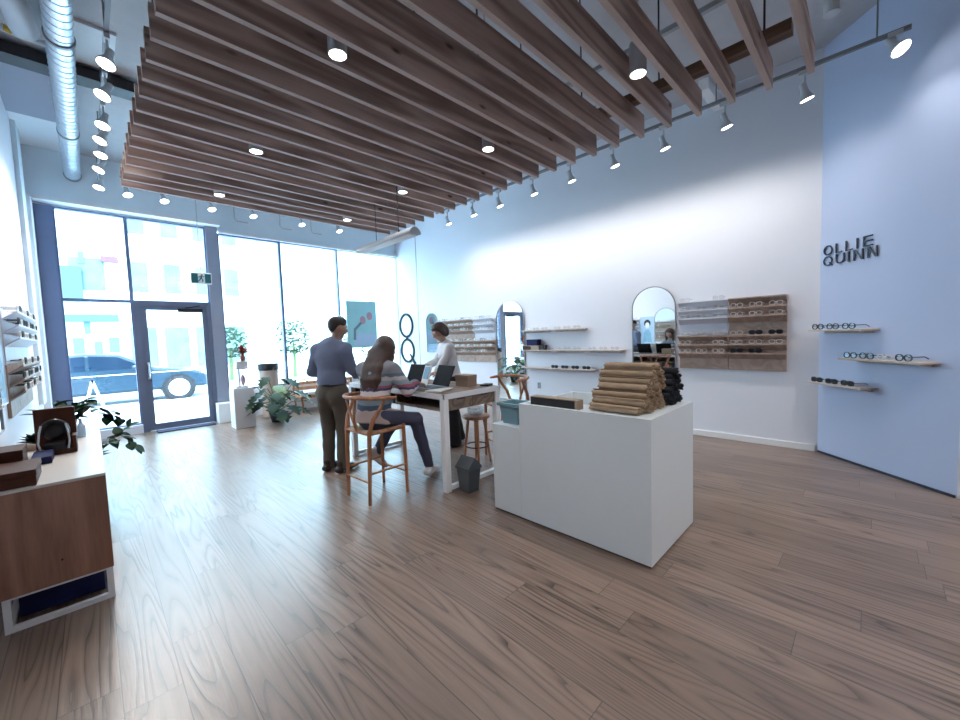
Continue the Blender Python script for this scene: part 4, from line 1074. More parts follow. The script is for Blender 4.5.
def letter(ch, a0, a1, z0, z1):
    m = MB(); R_ = lambda x0, x1, y0, y1: m.prism([(x0, y0), (x1, y0), (x1, y1), (x0, y1)], lf_, D0, D1)
    if ch in 'OQ':
        c_ = ((a0 + a1) / 2, (z0 + z1) / 2); r = (z1 - z0) / 2; m.ring(lf_, c_, r, r - W_ * .85, D0, D1, 36)
        if ch == 'Q': m.prism([(c_[0] + r * .25, c_[1] - r * .35), (c_[0] + r * .5, c_[1] - r * .25), (c_[0] + r * 1.08, c_[1] - r * .98), (c_[0] + r * .75, c_[1] - r * .98)], lf_, D0, D1)
    if ch == 'L': R_(a0, a0 + W_, z0, z1); R_(a0 + W_, a1, z0, z0 + W_)
    if ch == 'I': R_(a0, a0 + W_, z0, z1)
    if ch == 'E':
        R_(a0, a0 + W_, z0, z1); zc = (z0 + z1) / 2
        for q in (z0, zc - W_ / 2, z1 - W_): R_(a0 + W_, a1, q, q + W_)
    if ch == 'U':
        cx = (a0 + a1) / 2; r = (a1 - a0) / 2; zc = z0 + r; R_(a0, a0 + W_, zc, z1); R_(a1 - W_, a1, zc, z1)
        o_ = [(cx + r * math.cos(a), zc + r * math.sin(a)) for a in [PI + PI * k / 12 for k in range(13)]]; i_ = [(cx + (r - W_) * math.cos(a), zc + (r - W_) * math.sin(a)) for a in [PI + PI * k / 12 for k in range(13)]]
        for k in range(12): m.prism([o_[k], o_[k + 1], i_[k + 1], i_[k]], lf_, D0, D1)
    if ch == 'N':
        R_(a0, a0 + W_, z0, z1); R_(a1 - W_, a1, z0, z1); m.prism([(a0 + W_ * .2, z1), (a0 + W_ * 1.3, z1), (a1 - W_ * .2, z0), (a1 - W_ * 1.3, z0)], lf_, D0, D1)
    for q in ((a0 + W_ / 2, z1 - .02),): m.cyl(lf_(*q, 0), lf_(*q, D0 + .002), .004, n=6)
    m.build('letter', ['letter_navy'], t)
z0, z1 = 2.415, 2.530
for ch, a0, a1 in (('O', .055, .175), ('L', .213, .29), ('L', .335, .415), ('I', .462, .48), ('E', .537, .635)): letter(ch, a0, a1, z0, z1)
z0, z1 = 2.290, 2.405
for ch, a0, a1 in (('Q', .055, .175), ('U', .215, .325), ('I', .365, .38), ('N', .432, .54), ('N', .585, .69)): letter(ch, a0, a1, z0, z1)
# round double-ring emblem on the right wall near the window
m = MB(); fn = lambda a, b, dd: (XR - dd, a, b)
m.ring(fn, (9.31, 1.965), .345, .285, .004, .03, 48, sx=.95); m.ring(fn, (9.29, 1.255), .345, .285, .004, .03, 48, sx=.95); m.box(XR - .03, XR - .004, 9.27, 9.33, 1.58, 1.64)
m.prism([(9.13, 1.13), (9.19, 1.17), (8.99, .87), (8.91, .90)], fn, .004, .03)
tag(m.build('wall_emblem', ['emblem_teal'], None, loc=(XR, 9.3, 1.6)), 'dark two-ring emblem like upright spectacles with a small tail on the white wall', 'emblem')

# ------------------------------------------------------------------ mirrors
def arch_mirror(name, wall, sgn, yc, w, z0, z1, label):
    """arched mirror hung on a wall at x=wall, facing sgn*x"""
    t = thing(name, label, 'mirror', (wall, yc, z0)); r = w / 2
    arc = [(yc + r * math.cos(a), z1 - r + r * math.sin(a)) for a in [PI * k / 20 for k in range(21)]]
    poly = [(yc - r, z0), (yc + r, z0)] + arc[0:-1] + [(yc - r, z1 - r)]
    poly = [(yc - r, z0), (yc + r, z0)] + [p for p in arc]
    fn = lambda a, b, dd: (wall + sgn * dd, a, b)
    m = MB(); m.prism(poly, fn, .003, .018); m.build('mirror_glass', ['mirror'], t, smooth=0)
    fr = MB(); n = len(poly)
    def ins(p, e):
        cz = min(p[1], z1 - r); 
        if p[1] >= z1 - r - 1e-6: v = Vector((p[0] - yc, p[1] - (z1 - r))).normalized(); return (p[0] - v.x * e, p[1] - v.y * e)
        return (p[0] - math.copysign(e, p[0] - yc), p[1] + e)
    for i in range(n):
        a, b = poly[i], poly[(i + 1) % n]; fr.prism([a, b, ins(b, .012), ins(a, .012)], fn, .002, .028)
    fr.build('rim', ['grey_metal'], t); return t
arch_mirror('wall_mirror', XR, -1, 2.465, .68, .26, 2.285, 'round-topped wall mirror between the floating shelves and the brown boards')
arch_mirror('wall_mirror', XR, -1, 5.46, .78, .20, 2.32, 'tall round-topped mirror left of the floating shelves')
arch_mirror('wall_mirror', XR, -1, 8.14, .46, 1.22, 2.24, 'small round-topped mirror near the double-ring emblem')
arch_mirror('wall_mirror', XL, 1, 4.75, .70, .95, 2.30, 'round-topped mirror on the left wall, seen only in the opposite mirror')

# ------------------------------------------------------------------ cash counter
t = thing('cash_counter', 'white sales counter block with a lower step at its left end', 'counter', (2.56, 1.01, 0))
X0, X1, Y0, Y1, HT = 2.56, 3.41, 1.01, 2.12, 1.013
m = MB(); m.box(X0, X1, Y0, 1.56, .015, HT); m.box(X0, X0 + .035, 1.56, Y1, .015, HT); m.box(X1 - .035, X1, 1.56, Y1, .015, HT); m.box(X0 + .035, X1 - .035, Y1 - .03, Y1, .015, HT); m.box(X0 + .035, X1 - .035, 1.56, Y1 - .03, .80, .90)
m.build('counter_body', ['counter_white'], t)
m = MB(); m.box(X0, X1, Y1 + .004, 2.44, .015, .80); m.build('counter_step', ['counter_white'], t, bevel=.003)
m = MB(); m.box(X0 + .01, X1 - .01, Y0 + .01, 2.43, 0, .016); m.build('plinth', ['black'], t)
# rolled sacks
def sack(mat, rn, L=.38, r=.034):
    m = MB(); n = 30; turns = 2.3; pts = []
    for k in range(n * 2 + 1):
        q = k / (n * 2); a = q * turns * 2 * PI; rr = r * (.22 + .78 * q); pts.append((rr * math.cos(a), rr * math.sin(a)))
    th = .0048; vs = []; fs = []; K = len(pts); ny = 7
    for j in range(ny):
        y = L * (j / (ny - 1) - .5)
        for i, (x, z) in enumerate(pts):
            rr = math.hypot(x, z); w = 1 + .05 * math.sin(j * 2.1 + i * .35 + rn) * (rr / r); yy = y + (.006 * math.sin(i * .9 + rn) if j in (0, ny - 1) else 0)
            vs.append((x * w, yy, z * w * .9)); q = (rr - th) / rr; vs.append((x * w * q, yy, z * w * q * .9))
    for j in range(ny - 1):
        for i in range(K - 1):
            a = (j * K + i) * 2; b = a + 2; c_ = ((j + 1) * K + i) * 2; e = c_ + 2
            fs += [(a, b, e, c_), (a + 1, c_ + 1, e + 1, b + 1)]
    for j in (0, ny - 1):
        for i in range(K - 1): a = (j * K + i) * 2; fs.append((a, a + 1, a + 3, a + 2))
    for i in (0, K - 1):
        for j in range(ny - 1): a = (j * K + i) * 2; c_ = ((j + 1) * K + i) * 2; fs.append((a, c_, c_ + 1, a + 1))
    m.add(vs, fs); return m.build('rolled_sack', [mat], None)
ROWN = ('bottom', 'second', 'third', 'fourth', 'fifth', 'sixth', 'top')
rs = random.Random(5)
for mat, cname, xa, rows, yc in (('sack_tan', 'tan', 2.60, (7, 6, 5, 5, 4, 3, 2), 1.295), ('sack_black', 'black', 3.055, (5, 4, 4, 3, 2, 1), 1.27)):
    protos = [sack(mat, rs.random() * 6, .37 + .02 * i) for i in range(3)]; first = [True] * 3
    for j, n in enumerate(rows):
        for i in range(n):
            k = (i + j) % 3; o = protos[k] if first[k] else copy_tree(protos[k]); first[k] = False
            x = xa + .034 + i * .0655 + j * (.044 if cname == 'tan' else .022) + rs.uniform(-.003, .003); z = HT + .031 + j * .0468
            put(o, (x, yc + rs.uniform(-.015, .015), z)); o.rotation_euler = (0, rs.uniform(0, 6.28), rs.uniform(-.02, .02))
            if cname == 'tan' and i == 0: lab = 'rolled tan cloth sack at the front edge of the pile, %s layer' % ROWN[j]
            else: lab = 'rolled %s cloth sack in the %s layer of the pile on the counter' % (cname, ROWN[j])
            tag(o, lab, 'sack', 'rolled %s sacks, %s layer' % (cname, ROWN[j]) if not (cname == 'tan' and i == 0) else 'rolled tan sacks at the front edge')
t = thing('counter_tray', 'long black tray with wooden ends standing behind the counter edge', 'tray', (2.66, 1.80, HT))
m = MB(); m.box(2.605, 2.69, 1.60, 2.03, .93, 1.075); m.build('tray_body', ['black'], t, bevel=.004)
m = MB(); m.box(2.60, 2.70, 1.585, 1.60, .93, 1.078); m.box(2.605, 2.69, 1.60, 2.03, 1.075, 1.081); m.build('wood_edge', ['box_tan'], t)
m = MB(); m.box(2.66, 2.69, 1.7, 1.95, .90, .93); m.build('tray_foot', ['black'], t)
m = MB(); m.box(2.74, 2.94, 1.60, 1.74, .9005, .915); m.box(2.76, 2.93, 1.61, 1.73, .915, .93); tag(m.build('paper_stack', ['paper'], None, loc=(2.8, 1.67, .9)), 'small stack of white papers in the counter recess beside the sacks', 'papers')
t = thing('teal_bin', 'teal grey plastic box standing on the low step of the counter', 'box', (2.70, 2.285, .80))
m = MB(); b0 = [(2.635, 2.20), (2.80, 2.20), (2.80, 2.37), (2.635, 2.37)]; tp = [(2.615, 2.18), (2.82, 2.18), (2.82, 2.40), (2.615, 2.40)]; q = .012
def fr_(a, z): return [(x, y, z) for x, y in a]
inn_t = [(2.615 + q, 2.18 + q), (2.82 - q, 2.18 + q), (2.82 - q, 2.40 - q), (2.615 + q, 2.40 - q)]; inn_b = [(2.635 + q, 2.20 + q), (2.80 - q, 2.20 + q), (2.80 - q, 2.37 - q), (2.635 + q, 2.37 - q)]
vs = fr_(b0, .801) + fr_(tp, .985) + fr_(inn_t, .985) + fr_(inn_b, .815)
fs = [(3, 2, 1, 0), (12, 13, 14, 15)] + [(a + i, a + (i + 1) % 4, a + 4 + (i + 1) % 4, a + 4 + i) for a in (0, 4, 8) for i in range(4)]
m.add(vs, fs); m.build('box_body', ['teal_plastic'], t); m = MB(); m.box(2.60, 2.835, 2.165, 2.178, .962, .99); m.box(2.60, 2.835, 2.402, 2.415, .962, .99); m.box(2.60, 2.613, 2.178, 2.402, .962, .99); m.box(2.822, 2.835, 2.178, 2.402, .962, .99); m.build('rim', ['teal_plastic'], t)

# ------------------------------------------------------------------ worktable
TX0, TX1, TY0, TY1, TZ = 2.49, 3.33, 3.04, 5.08, 1.02
t = thing('worktable', 'long white-framed worktable with wooden top and drawers', 'table', (TX0, TY0, 0))
m = MB(); m.box(TX0 + .012, TX1 - .012, TY0 + .012, TY1 - .012, TZ - .022, TZ); m.build('tabletop', ['table_wood'], t, bevel=.002)
m = MB(); m.box(TX0, TX1, TY0, TY0 + .012, TZ - .055, TZ); m.box(TX0, TX1, TY1 - .012, TY1, TZ - .055, TZ); m.box(TX0, TX0 + .012, TY0, TY1, TZ - .055, TZ); m.box(TX1 - .012, TX1, TY0, TY1, TZ - .055, TZ); m.build('frame', ['paint_white'], t)
for x in (TX0, TX1 - .065):
    for y in (TY0, TY1 - .065): m = MB(); m.box(x, x + .065, y, y + .065, 0, TZ - .0555); m.build('leg', ['paint_white'], t, bevel=.003)
for y in (TY0 + .008, TY1 - .057): m = MB(); m.box(TX0 + .066, TX1 - .066, y, y + .05, .015, .06); m.build('floor_rail', ['paint_white'], t)
m = MB(); m.box(TX0 + .03, TX1 - .03, TY0 + .04, TY1 - .04, .835, .85); m.box(TX0 + .03, TX1 - .03, 3.95, 3.97, .85, .965); m.box(TX0 + .03, TX1 - .03, TY1 - .06, TY1 - .04, .85, .965); m.box(2.90, 2.92, TY0 + .04, TY1 - .04, .85, .965); m.build('under_shelf', ['table_wood'], t)
for a, b in ((TX0 + .070, 2.905), (2.912, TX1 - .070)):
    m = MB(); m.box(a, b, TY0 + .015, TY0 + .035, .842, .962); m.box(a, b, TY0 + .036, TY0 + .42, .851, .86); o = m.build('drawer', ['table_wood'], t, bevel=.002); k = MB(); k.box((a + b) / 2 - .05, (a + b) / 2 + .05, TY0 + .008, TY0 + .0155, .945, .957); k.build('pull', ['black'], o)
for a, b in ((3.12, 3.52), (3.54, 3.94), (3.99, 4.98)): m = MB(); m.box(TX0 + .014, TX0 + .03, a, b, .838, .868); m.build('side_lip', ['table_wood'], t)
# things on the table
def slab(name, label, cat, base, mats, tilt_a, w, h, th=.012):
    """a screen standing on the table, its lower edge at base, facing -x, leaning back"""
    pass
def laptop(label, x, y, rz, grp):
    t = thing('laptop', label, 'laptop', (x, y, TZ + .001), rz, grp)
    m = MB(); m.box(-.24, .0, -.17, .17, 0, .016); m.build('keyboard_base', ['grey_metal'], t, local=True, bevel=.003)
    m = MB(); m.box(-.20, -.06, -.15, .15, .016, .0185); m.build('keys', ['black'], t, local=True)
    a = math.radians(24); hx, hz = math.sin(a), math.cos(a)
    m = MB(); m.obox((.006 + hx * .125, 0, .016 + hz * .125), (hx * .125, 0, hz * .125), (0, .17, 0), (hz * .005, 0, -hx * .005)); m.build('lid', ['matt_black'], t, local=True)
    m = MB(); m.obox((.006 + hx * .127 - hz * .0052, 0, .016 + hz * .127 + hx * .0052), (hx * .112, 0, hz * .112), (0, .158, 0), (hz * .0008, 0, -hx * .0008)); m.build('screen', ['matt_black'], t, local=True); return t
laptop('open black laptop in front of the striped-sweater woman, left of the two', 2.84, 4.02, .10, 'laptops on the worktable')
laptop('open black laptop nearer the counter, right of the two', 2.87, 3.56, -.12, 'laptops on the worktable')
t = thing('card_stand', 'small white card with a blue picture standing between the two laptops', 'card', (2.82, 3.80, TZ + .001))
m = MB(); m.obox((2.86, 3.80, TZ + .125), (.045, 0, .118), (0, .065, 0), (.004, 0, -.0015)); m.build('card', ['paper'], t); m = MB(); m.obox((2.868, 3.80, TZ + .157), (.026, 0, .068), (0, .045, 0), (.0065, 0, -.0025)); m.build('picture', ['paper_blue'], t); m = MB(); m.box(2.80, 2.94, 3.76, 3.84, TZ + .001, TZ + .010); m.build('foot', ['paper'], t)
m = MB(); m.obox((2.70, 3.36, TZ + .006), (.14, .05, 0), (-.03, .09, 0), (0, 0, .005)); tag(m.build('open_booklet', ['paper'], None, loc=(2.7, 3.36, TZ)), 'white booklet lying near the corner of the worktable', 'booklet')
carton('storage_box', 3.06, 3.20, 3.28, 3.50, TZ + .001, TZ + .13, 'box_tan', 'tan box with a pale lid standing on the worktable behind the right laptop')
m = MB(); m.obox((3.24, 3.16, TZ + .012), (.06, .02, 0), (-.02, .05, 0), (0, 0, .011)); tag(m.build('glasses_case', ['black'], None, bevel=.008, loc=(3.2, 3.17, TZ)), 'black glasses case near the right end of the worktable', 'case')
m = MB(); m.obox((2.62, 4.35, TZ + .004), (.08, 0, 0), (0, .11, 0), (0, 0, .003)); tag(m.build('paper_sheet', ['paper'], None, loc=(2.6, 4.35, TZ)), 'white sheet of paper on the worktable before the standing man', 'paper')
m = MB(); m.lathe([(.035, 0), (.038, .003), (.040, .09), (.036, .09), (.034, .008), (.001, .008)], (2.58, 3.98, TZ + .001), 18); tag(m.build('paper_cup', ['paper'], None, loc=(2.6, 3.98, TZ)), 'small white cup on the worktable edge by the seated woman', 'cup')

# ------------------------------------------------------------------ wishbone counter chairs, facing local +x
def chair(label, loc, rz, group):
    t = thing('counter_chair', label, 'chair', loc, rz, group)
    def P(n, pts, r, mat='teak', k=10): m = MB(); m.tube(pts, r, k); return m.build(n, [mat], t, local=True)
    for s in (-1, 1):
        P('leg', [(.215, s * .215, 0), (.212, s * .21, .40), (.205, s * .205, .725)], [.016, .02, .02])
        P('leg', [(-.225, s * .20, 0), (-.21, s * .205, .40), (-.20, s * .21, .70), (-.165, s * .235, .83), (-.09, s * .27, .95), (-.06, s * .285, 1.015)], [.016, .021, .022, .021, .018, .015])
        P('stretcher', [(.212, s * .212, .30), (-.215, s * .204, .30)], .011); P('seat_rail', [(.206, s * .206, .69), (-.20, s * .209, .69)], .017)
    P('stretcher', [(.214, -.213, .22), (.214, .213, .22)], .012); P('stretcher', [(-.22, -.202, .22), (-.22, .202, .22)], .012)
    P('seat_rail', [(.206, -.206, .695), (.206, .206, .695)], .017); P('seat_rail', [(-.20, -.209, .69), (-.20, .209, .69)], .017)
    arc = [(-.02 - .255 * math.sin(a), .30 * math.cos(a) * (1 if True else 1), 1.03 + .012 * math.sin(a)) for a in [PI * k / 16 for k in range(17)]]
    arc = [(.06, .305, 1.022)] + arc + [(.06, -.305, 1.022)]
    P('top_rail', arc, [.014] + [.019] * 17 + [.014])
    m = MB(); m.tube([(-.21, 0, .70), (-.235, 0, .80)], .016, 8)
    for s in (-1, 1): m.tube([(-.235, 0, .79), (-.25, s * .035, .88), (-.262, s * .085, 1.03)], [.016, .013, .011], 8)
    m.build('back_splat', ['teak'], t, local=True)
    m = MB(); n = 12; vs = []; fs = []
    for j in range(n + 1):
        for i in range(n + 1):
            u, w = i / n * 2 - 1, j / n * 2 - 1; dip = .028 * (1 - u * u) * (1 - w * w) ** .5 if abs(w) < 1 else 0
            vs.append((u * .195, w * .20, .712 - dip))
    for k in range(len(vs)): vs.append((vs[k][0], vs[k][1], vs[k][2] - .02))
    N_ = (n + 1) ** 2
    for j in range(n):
        for i in range(n): a = j * (n + 1) + i; q = (a, a + 1, a + n + 2, a + n + 1); fs += [q, tuple(x + N_ for x in q[::-1])]
    for i in range(n):
        for a, b in ((i, i + 1), (n * (n + 1) + i, n * (n + 1) + i + 1), (i * (n + 1), (i + 1) * (n + 1)), (i * (n + 1) + n, (i + 1) * (n + 1) + n)): fs.append((a, b, b + N_, a + N_))
    m.add(vs, fs); m.build('seat', ['woven'], t, local=True); return t
ch = chair('wooden wishbone counter chair under the seated woman', (2.035, 3.615, 0), math.radians(3), 'wishbone counter chairs')
c2 = copy_tree(ch); put(c2, (3.86, 3.40, 0), math.radians(165)); tag(c2, 'wooden wishbone counter chair standing empty before the tall mirror', 'chair', 'wishbone counter chairs')
# stool
t = thing('wooden_stool', 'round wooden stool with a glass bowl on it beside the worktable', 'stool', (3.40, 3.52, 0))
m = MB(); m.lathe([(.001, .565), (.15, .565), (.172, .575), (.178, .592), (.170, .606), (.001, .604)], (3.40, 3.52, 0), 28); m.build('seat', ['teak'], t)
for a in (.9, 2.47, 4.04, 5.61):
    m = MB(); m.cyl((3.40 + .10 * math.cos(a), 3.52 + .10 * math.sin(a), .57), (3.40 + .17 * math.cos(a), 3.52 + .17 * math.sin(a), 0), .020, .014, 10); m.build('leg', ['teak'], t)
m = MB(); m.tube([(3.40 + .145 * math.cos(a), 3.52 + .145 * math.sin(a), .22) for a in [2 * PI * k / 24 for k in range(25)]], .008, 6); m.build('foot_ring', ['black'], t)
m = MB(); m.lathe([(.001, .0), (.07, .001), (.11, .05), (.115, .08), (.10, .10), (.095, .10), (.108, .08), (.104, .052), (.066, .008), (.001, .007)], (3.40, 3.52, .6065), 24); tag(m.build('glass_bowl', ['clear_glass'], None, loc=(3.4, 3.52, .6)), 'clear glass bowl standing on the round wooden stool', 'bowl')
# waste bin with a gabled lid
t = thing('waste_bin', 'small dark grey waste bin with a gabled swing lid', 'bin', (2.70, 2.955, 0))
def frus(m, x0, x1, y0, y1, z0, a0, a1, b0, b1, z1): m.add([(x0, y0, z0), (x1, y0, z0), (x1, y1, z0), (x0, y1, z0), (a0, b0, z1), (a1, b0, z1), (a1, b1, z1), (a0, b1, z1)], [(3, 2, 1, 0), (4, 5, 6, 7), (0, 1, 5, 4), (1, 2, 6, 5), (2, 3, 7, 6), (3, 0, 4, 7)])
m = MB(); frus(m, 2.63, 2.77, 2.86, 3.01, 0, 2.612, 2.788, 2.84, 3.03, .24); m.build('bin_body', ['bin_grey'], t, bevel=.01)
m = MB(); m.box(2.606, 2.794, 2.834, 3.036, .241, .262); m.add([(2.606, 2.834, .262), (2.794, 2.834, .262), (2.794, 3.036, .262), (2.606, 3.036, .262), (2.70, 2.834, .36), (2.70, 3.036, .36)], [(0, 1, 4), (3, 5, 2), (0, 4, 5, 3), (1, 2, 5, 4), (3, 2, 1, 0)]); o = m.build('lid', ['bin_grey'], t)
m = MB(); dq = Vector((.094, 0, -.098)).normalized(); nq = Vector((.098, 0, .094)).normalized(); m.obox(Vector((2.747, 2.935, .313)) + nq * .002, dq * .045, (0, .07, 0), nq * .002); m.build('flap', ['steel'], o)

# ------------------------------------------------------------------ the left cabinet and what stands on it
CX0, CX1, CY0, CY1, CH = -.45, .02, 3.42, 5.60, .82
t = thing('display_cabinet', 'long low wooden cabinet with pale top and white open base', 'cabinet', (CX0, CY0, 0))
m = MB(); m.box(CX0, CX1, CY0 - .004, CY1, CH - .018, CH); m.build('worktop', ['top_laminate'], t, bevel=.002)
m = MB(); m.box(CX0, CX1, CY0, CY1, .205, CH - .0185); m.build('body', ['cabinet_wood'], t, bevel=.002)
m = MB(); w = .032
for y in (CY0 + .012, CY1 - .05): m.box(CX0 + .004, CX0 + .004 + w, y, y + w, 0, .204); m.box(CX1 - .006 - w, CX1 - .006, y, y + w, 0, .204); m.box(CX0 + .036, CX1 - .038, y, y + w, 0, .03); m.box(CX0 + .036, CX1 - .038, y, y + w, .19, .204)
for x in (CX0 + .004, CX1 - .006 - w): m.box(x, x + w, CY0 + .044, CY1 - .05, 0, .03)
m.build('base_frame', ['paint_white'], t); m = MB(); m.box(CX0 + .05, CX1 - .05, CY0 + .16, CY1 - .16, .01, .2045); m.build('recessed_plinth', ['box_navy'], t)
m = MB(); m.cyl((-.20, CY0 - .0035, .345), (-.20, CY0 + .002, .345), .006, n=10); m.build('screw', ['black'], t)
carton('wooden_box', -.56, -.27, 3.44, 3.78, CH + .001, CH + .095, 'box_brown', 'dark brown box lying on the near corner of the cabinet')
carton('wooden_box', -.56, -.345, 3.80, 4.05, CH + .001, CH + .16, 'box_brown', 'taller dark brown box behind the flat one on the cabinet')
m = MB(); m.box(-.335, -.235, 4.02, 4.30, CH + .001, CH + .05); tag(m.build('blue_book', ['box_navy'], None, loc=(-.3, 4.1, CH), bevel=.003), 'navy blue book lying beside the brown boxes on the cabinet', 'book')
t = thing('display_case', 'open upright dark brown case holding a black eyewear stand', 'display case', (-.22, 4.36, CH))
m = MB(); m.box(-.335, -.115, 4.30, 4.50, CH + .001, CH + .035); m.box(-.335, -.115, 4.46, 4.50, CH + .035, CH + .335); m.box(-.14, -.115, 4.30, 4.46, CH + .035, CH + .13); m.build('case_body', ['box_brown'], t, bevel=.004)
m = MB(); m.tube([(-.23 + .07 * math.cos(a), 4.40, CH + .16 + .085 * math.sin(a)) for a in [PI * 1.15 * k / 14 - .23 for k in range(15)]], .016, 8); m.ell((-.23, 4.41, CH + .165), (.062, .03, .07)); m.box(-.285, -.175, 4.30, 4.44, CH + .035, CH + .085); m.build('eyewear_stand', ['black'], t)
m = MB(); m.tube([(-.30, 4.29, CH + .04), (-.312, 4.30, CH + .10), (-.305, 4.34, CH + .17), (-.295, 4.37, CH + .22)], .007, 6); m.build('bracket', ['lamp_shell'], t); m = MB(); m.tube([(-.16, 4.29, CH + .04), (-.152, 4.30, CH + .10), (-.157, 4.34, CH + .17), (-.167, 4.37, CH + .22)], .007, 6); m.build('bracket', ['lamp_shell'], t)
# leaves
def leaf(m, p, dirv, up, L, W, mat=0, fold=.25, split=False):
    dv = Vector(dirv).normalized(); u = Vector(up); sd = dv.cross(u).normalized(); nn = sd.cross(dv); p = Vector(p)
    prof = ((0, .04), (.07, .42), (.18, .72), (.30, .92), (.42, 1.0), (.56, .93), (.70, .76), (.84, .46), (.94, .2), (1.0, .02)); vs = []; fs = []
    for q, wd in prof:
        c_ = p + dv * L * q - nn * L * .22 * q * q; wv = W * wd / 2 * (.5 if (split and q in (.30, .56, .84)) else 1)
        vs += [c_ - sd * wv + nn * wv * fold, c_, c_ + sd * wv + nn * wv * fold]
    for i in range(len(prof) - 1): a = i * 3; fs += [(a, a + 1, a + 4, a + 3), (a + 1, a + 2, a + 5, a + 4)]
    m.add(vs, fs, mat)
def pothos(label, c, pot_r, pot_h, vines, seed):
    t = thing('potted_pothos', label, 'potted plant', c); rn = random.Random(seed); x, y, z = c
    m = MB(); m.lathe([(pot_r * .8, 0), (pot_r, pot_h), (pot_r * .92, pot_h), (pot_r * .75, .02), (.001, .02)], (x, y, z), 22); m.build('pot', ['paint_white'], t)
    m = MB(); m.lathe([(.001, pot_h * .86), (pot_r * .91, pot_h * .86), (.001, pot_h * .88)], (x, y, z), 16); m.build('soil', ['tyre'], t)
    st_ = MB(); lf2 = MB()
    for pts in vines:
        P = [Vector((x, y, z + pot_h * .85))] + [Vector(p) for p in pts]; st_.tube(P, .004, 5)
        for i in range(1, len(P)):
            for k in range(3):
                b = P[i - 1].lerp(P[i], (k + .6) / 3); dv = (P[i] - P[i - 1]).normalized() + Vector((rn.uniform(-.9, .9), rn.uniform(-.9, .9), rn.uniform(-.5, .5)))
                leaf(lf2, b, dv, (rn.uniform(-.3, .3), rn.uniform(-.3, .3), 1), rn.uniform(.09, .145), rn.uniform(.07, .10))
    for k in range(30):
        a = rn.random() * 2 * PI; dv = Vector((math.cos(a), math.sin(a), rn.uniform(.1, 1.0))); leaf(lf2, Vector((x, y, z + pot_h * .9)) + dv * rn.uniform(.02, .14), dv, (0, 0, 1), rn.uniform(.10, .15), rn.uniform(.07, .11))
    st_.build('stems', ['stem'], t); lf2.build('foliage', ['leaf'], t, smooth=60); return t
pothos('trailing green plant in a white pot at the far end of the cabinet', (-.22, 5.36, CH + .001), .10, .14,
       [[(-.08, 5.35, 1.06), (.03, 5.45, 1.0), (.12, 5.5, .92), (.19, 5.55, .86)], [(.0, 5.5, .98), (.10, 5.55, .90)], [(-.12, 5.3, 1.10), (-.05, 5.25, 1.12)], [(-.28, 5.5, 1.1), (-.2, 5.7, 1.08)]], 3)
pothos('trailing green plant in a white pot on the floor beyond the cabinet', (-.14, 5.92, .0), .12, .40,
       [[(.10, 5.82, .62), (.18, 5.75, .66), (.24, 5.66, .60), (.29, 5.60, .52)], [(.2, 5.8, .7), (.26, 5.78, .74)], [(.08, 5.7, .66), (.13, 5.6, .62)]], 8)
t = thing('succulent_bowl', 'small grey-green succulent in a low bowl behind the eyewear case', 'potted plant', (-.36, 4.72, CH + .001))
m = MB(); m.lathe([(.05, 0), (.085, .05), (.08, .05), (.001, .02)], (-.36, 4.72, CH + .001), 18); m.build('bowl', ['tan_pot'], t); m = MB(); rn = random.Random(2)
for k in range(26): a = k * 2.4; e = .35 + k * .04; dv = Vector((math.cos(a) * math.cos(e), math.sin(a) * math.cos(e), math.sin(e))); leaf(m, Vector((-.36, 4.72, CH + .04)), dv, (0, 0, 1), .10, .05, fold=.5)
m.build('foliage', ['leaf'], t, smooth=60)
m = MB(); m.lathe([(.028, 0), (.030, .10), (.012, .13), (.012, .16), (.016, .165), (.001, .165)], (-.10, 5.0, CH + .001), 16); tag(m.build('spray_bottle', ['poster_pale'], None, loc=(-.1, 5, CH)), 'small pale blue bottle standing on the cabinet before the trailing plant', 'bottle')
# left wall poster, seen in the big mirror
t = thing('portrait_poster', 'pale blue poster of a dark-haired person on the left wall', 'poster', (XL, 5.30, 1.35))
m = MB(); m.box(XL + .002, XL + .012, 5.10, 5.58, 1.15, 2.05); m.build('sheet', ['poster_pale'], t)
m = MB(); m.box(XL, XL + .016, 5.085, 5.10, 1.14, 2.06); m.box(XL, XL + .016, 5.58, 5.595, 1.14, 2.06); m.box(XL, XL + .016, 5.10, 5.58, 1.135, 1.15); m.box(XL, XL + .016, 5.10, 5.58, 2.05, 2.065); m.build('frame', ['paint_white'], t)
fn = lambda a, b, dd: (XL + dd, a, b); el = lambda cy, cz, ry, rz_: [(cy + ry * math.cos(2 * PI * k / 24), cz + rz_ * math.sin(2 * PI * k / 24)) for k in range(24)]
m = MB(); m.prism(el(5.34, 1.83, .11, .12), fn, .0122, .0128); m.build('printed_hair', ['letter_navy'], t)
m = MB(); m.prism(el(5.34, 1.76, .072, .10), fn, .0129, .0134); m.build('printed_face', ['paper'], t)
m = MB(); m.prism([(5.20, 1.2), (5.48, 1.2), (5.46, 1.5), (5.39, 1.62), (5.29, 1.62), (5.22, 1.5)], fn, .0122, .0128); m.build('printed_dress', ['paper_blue'], t)

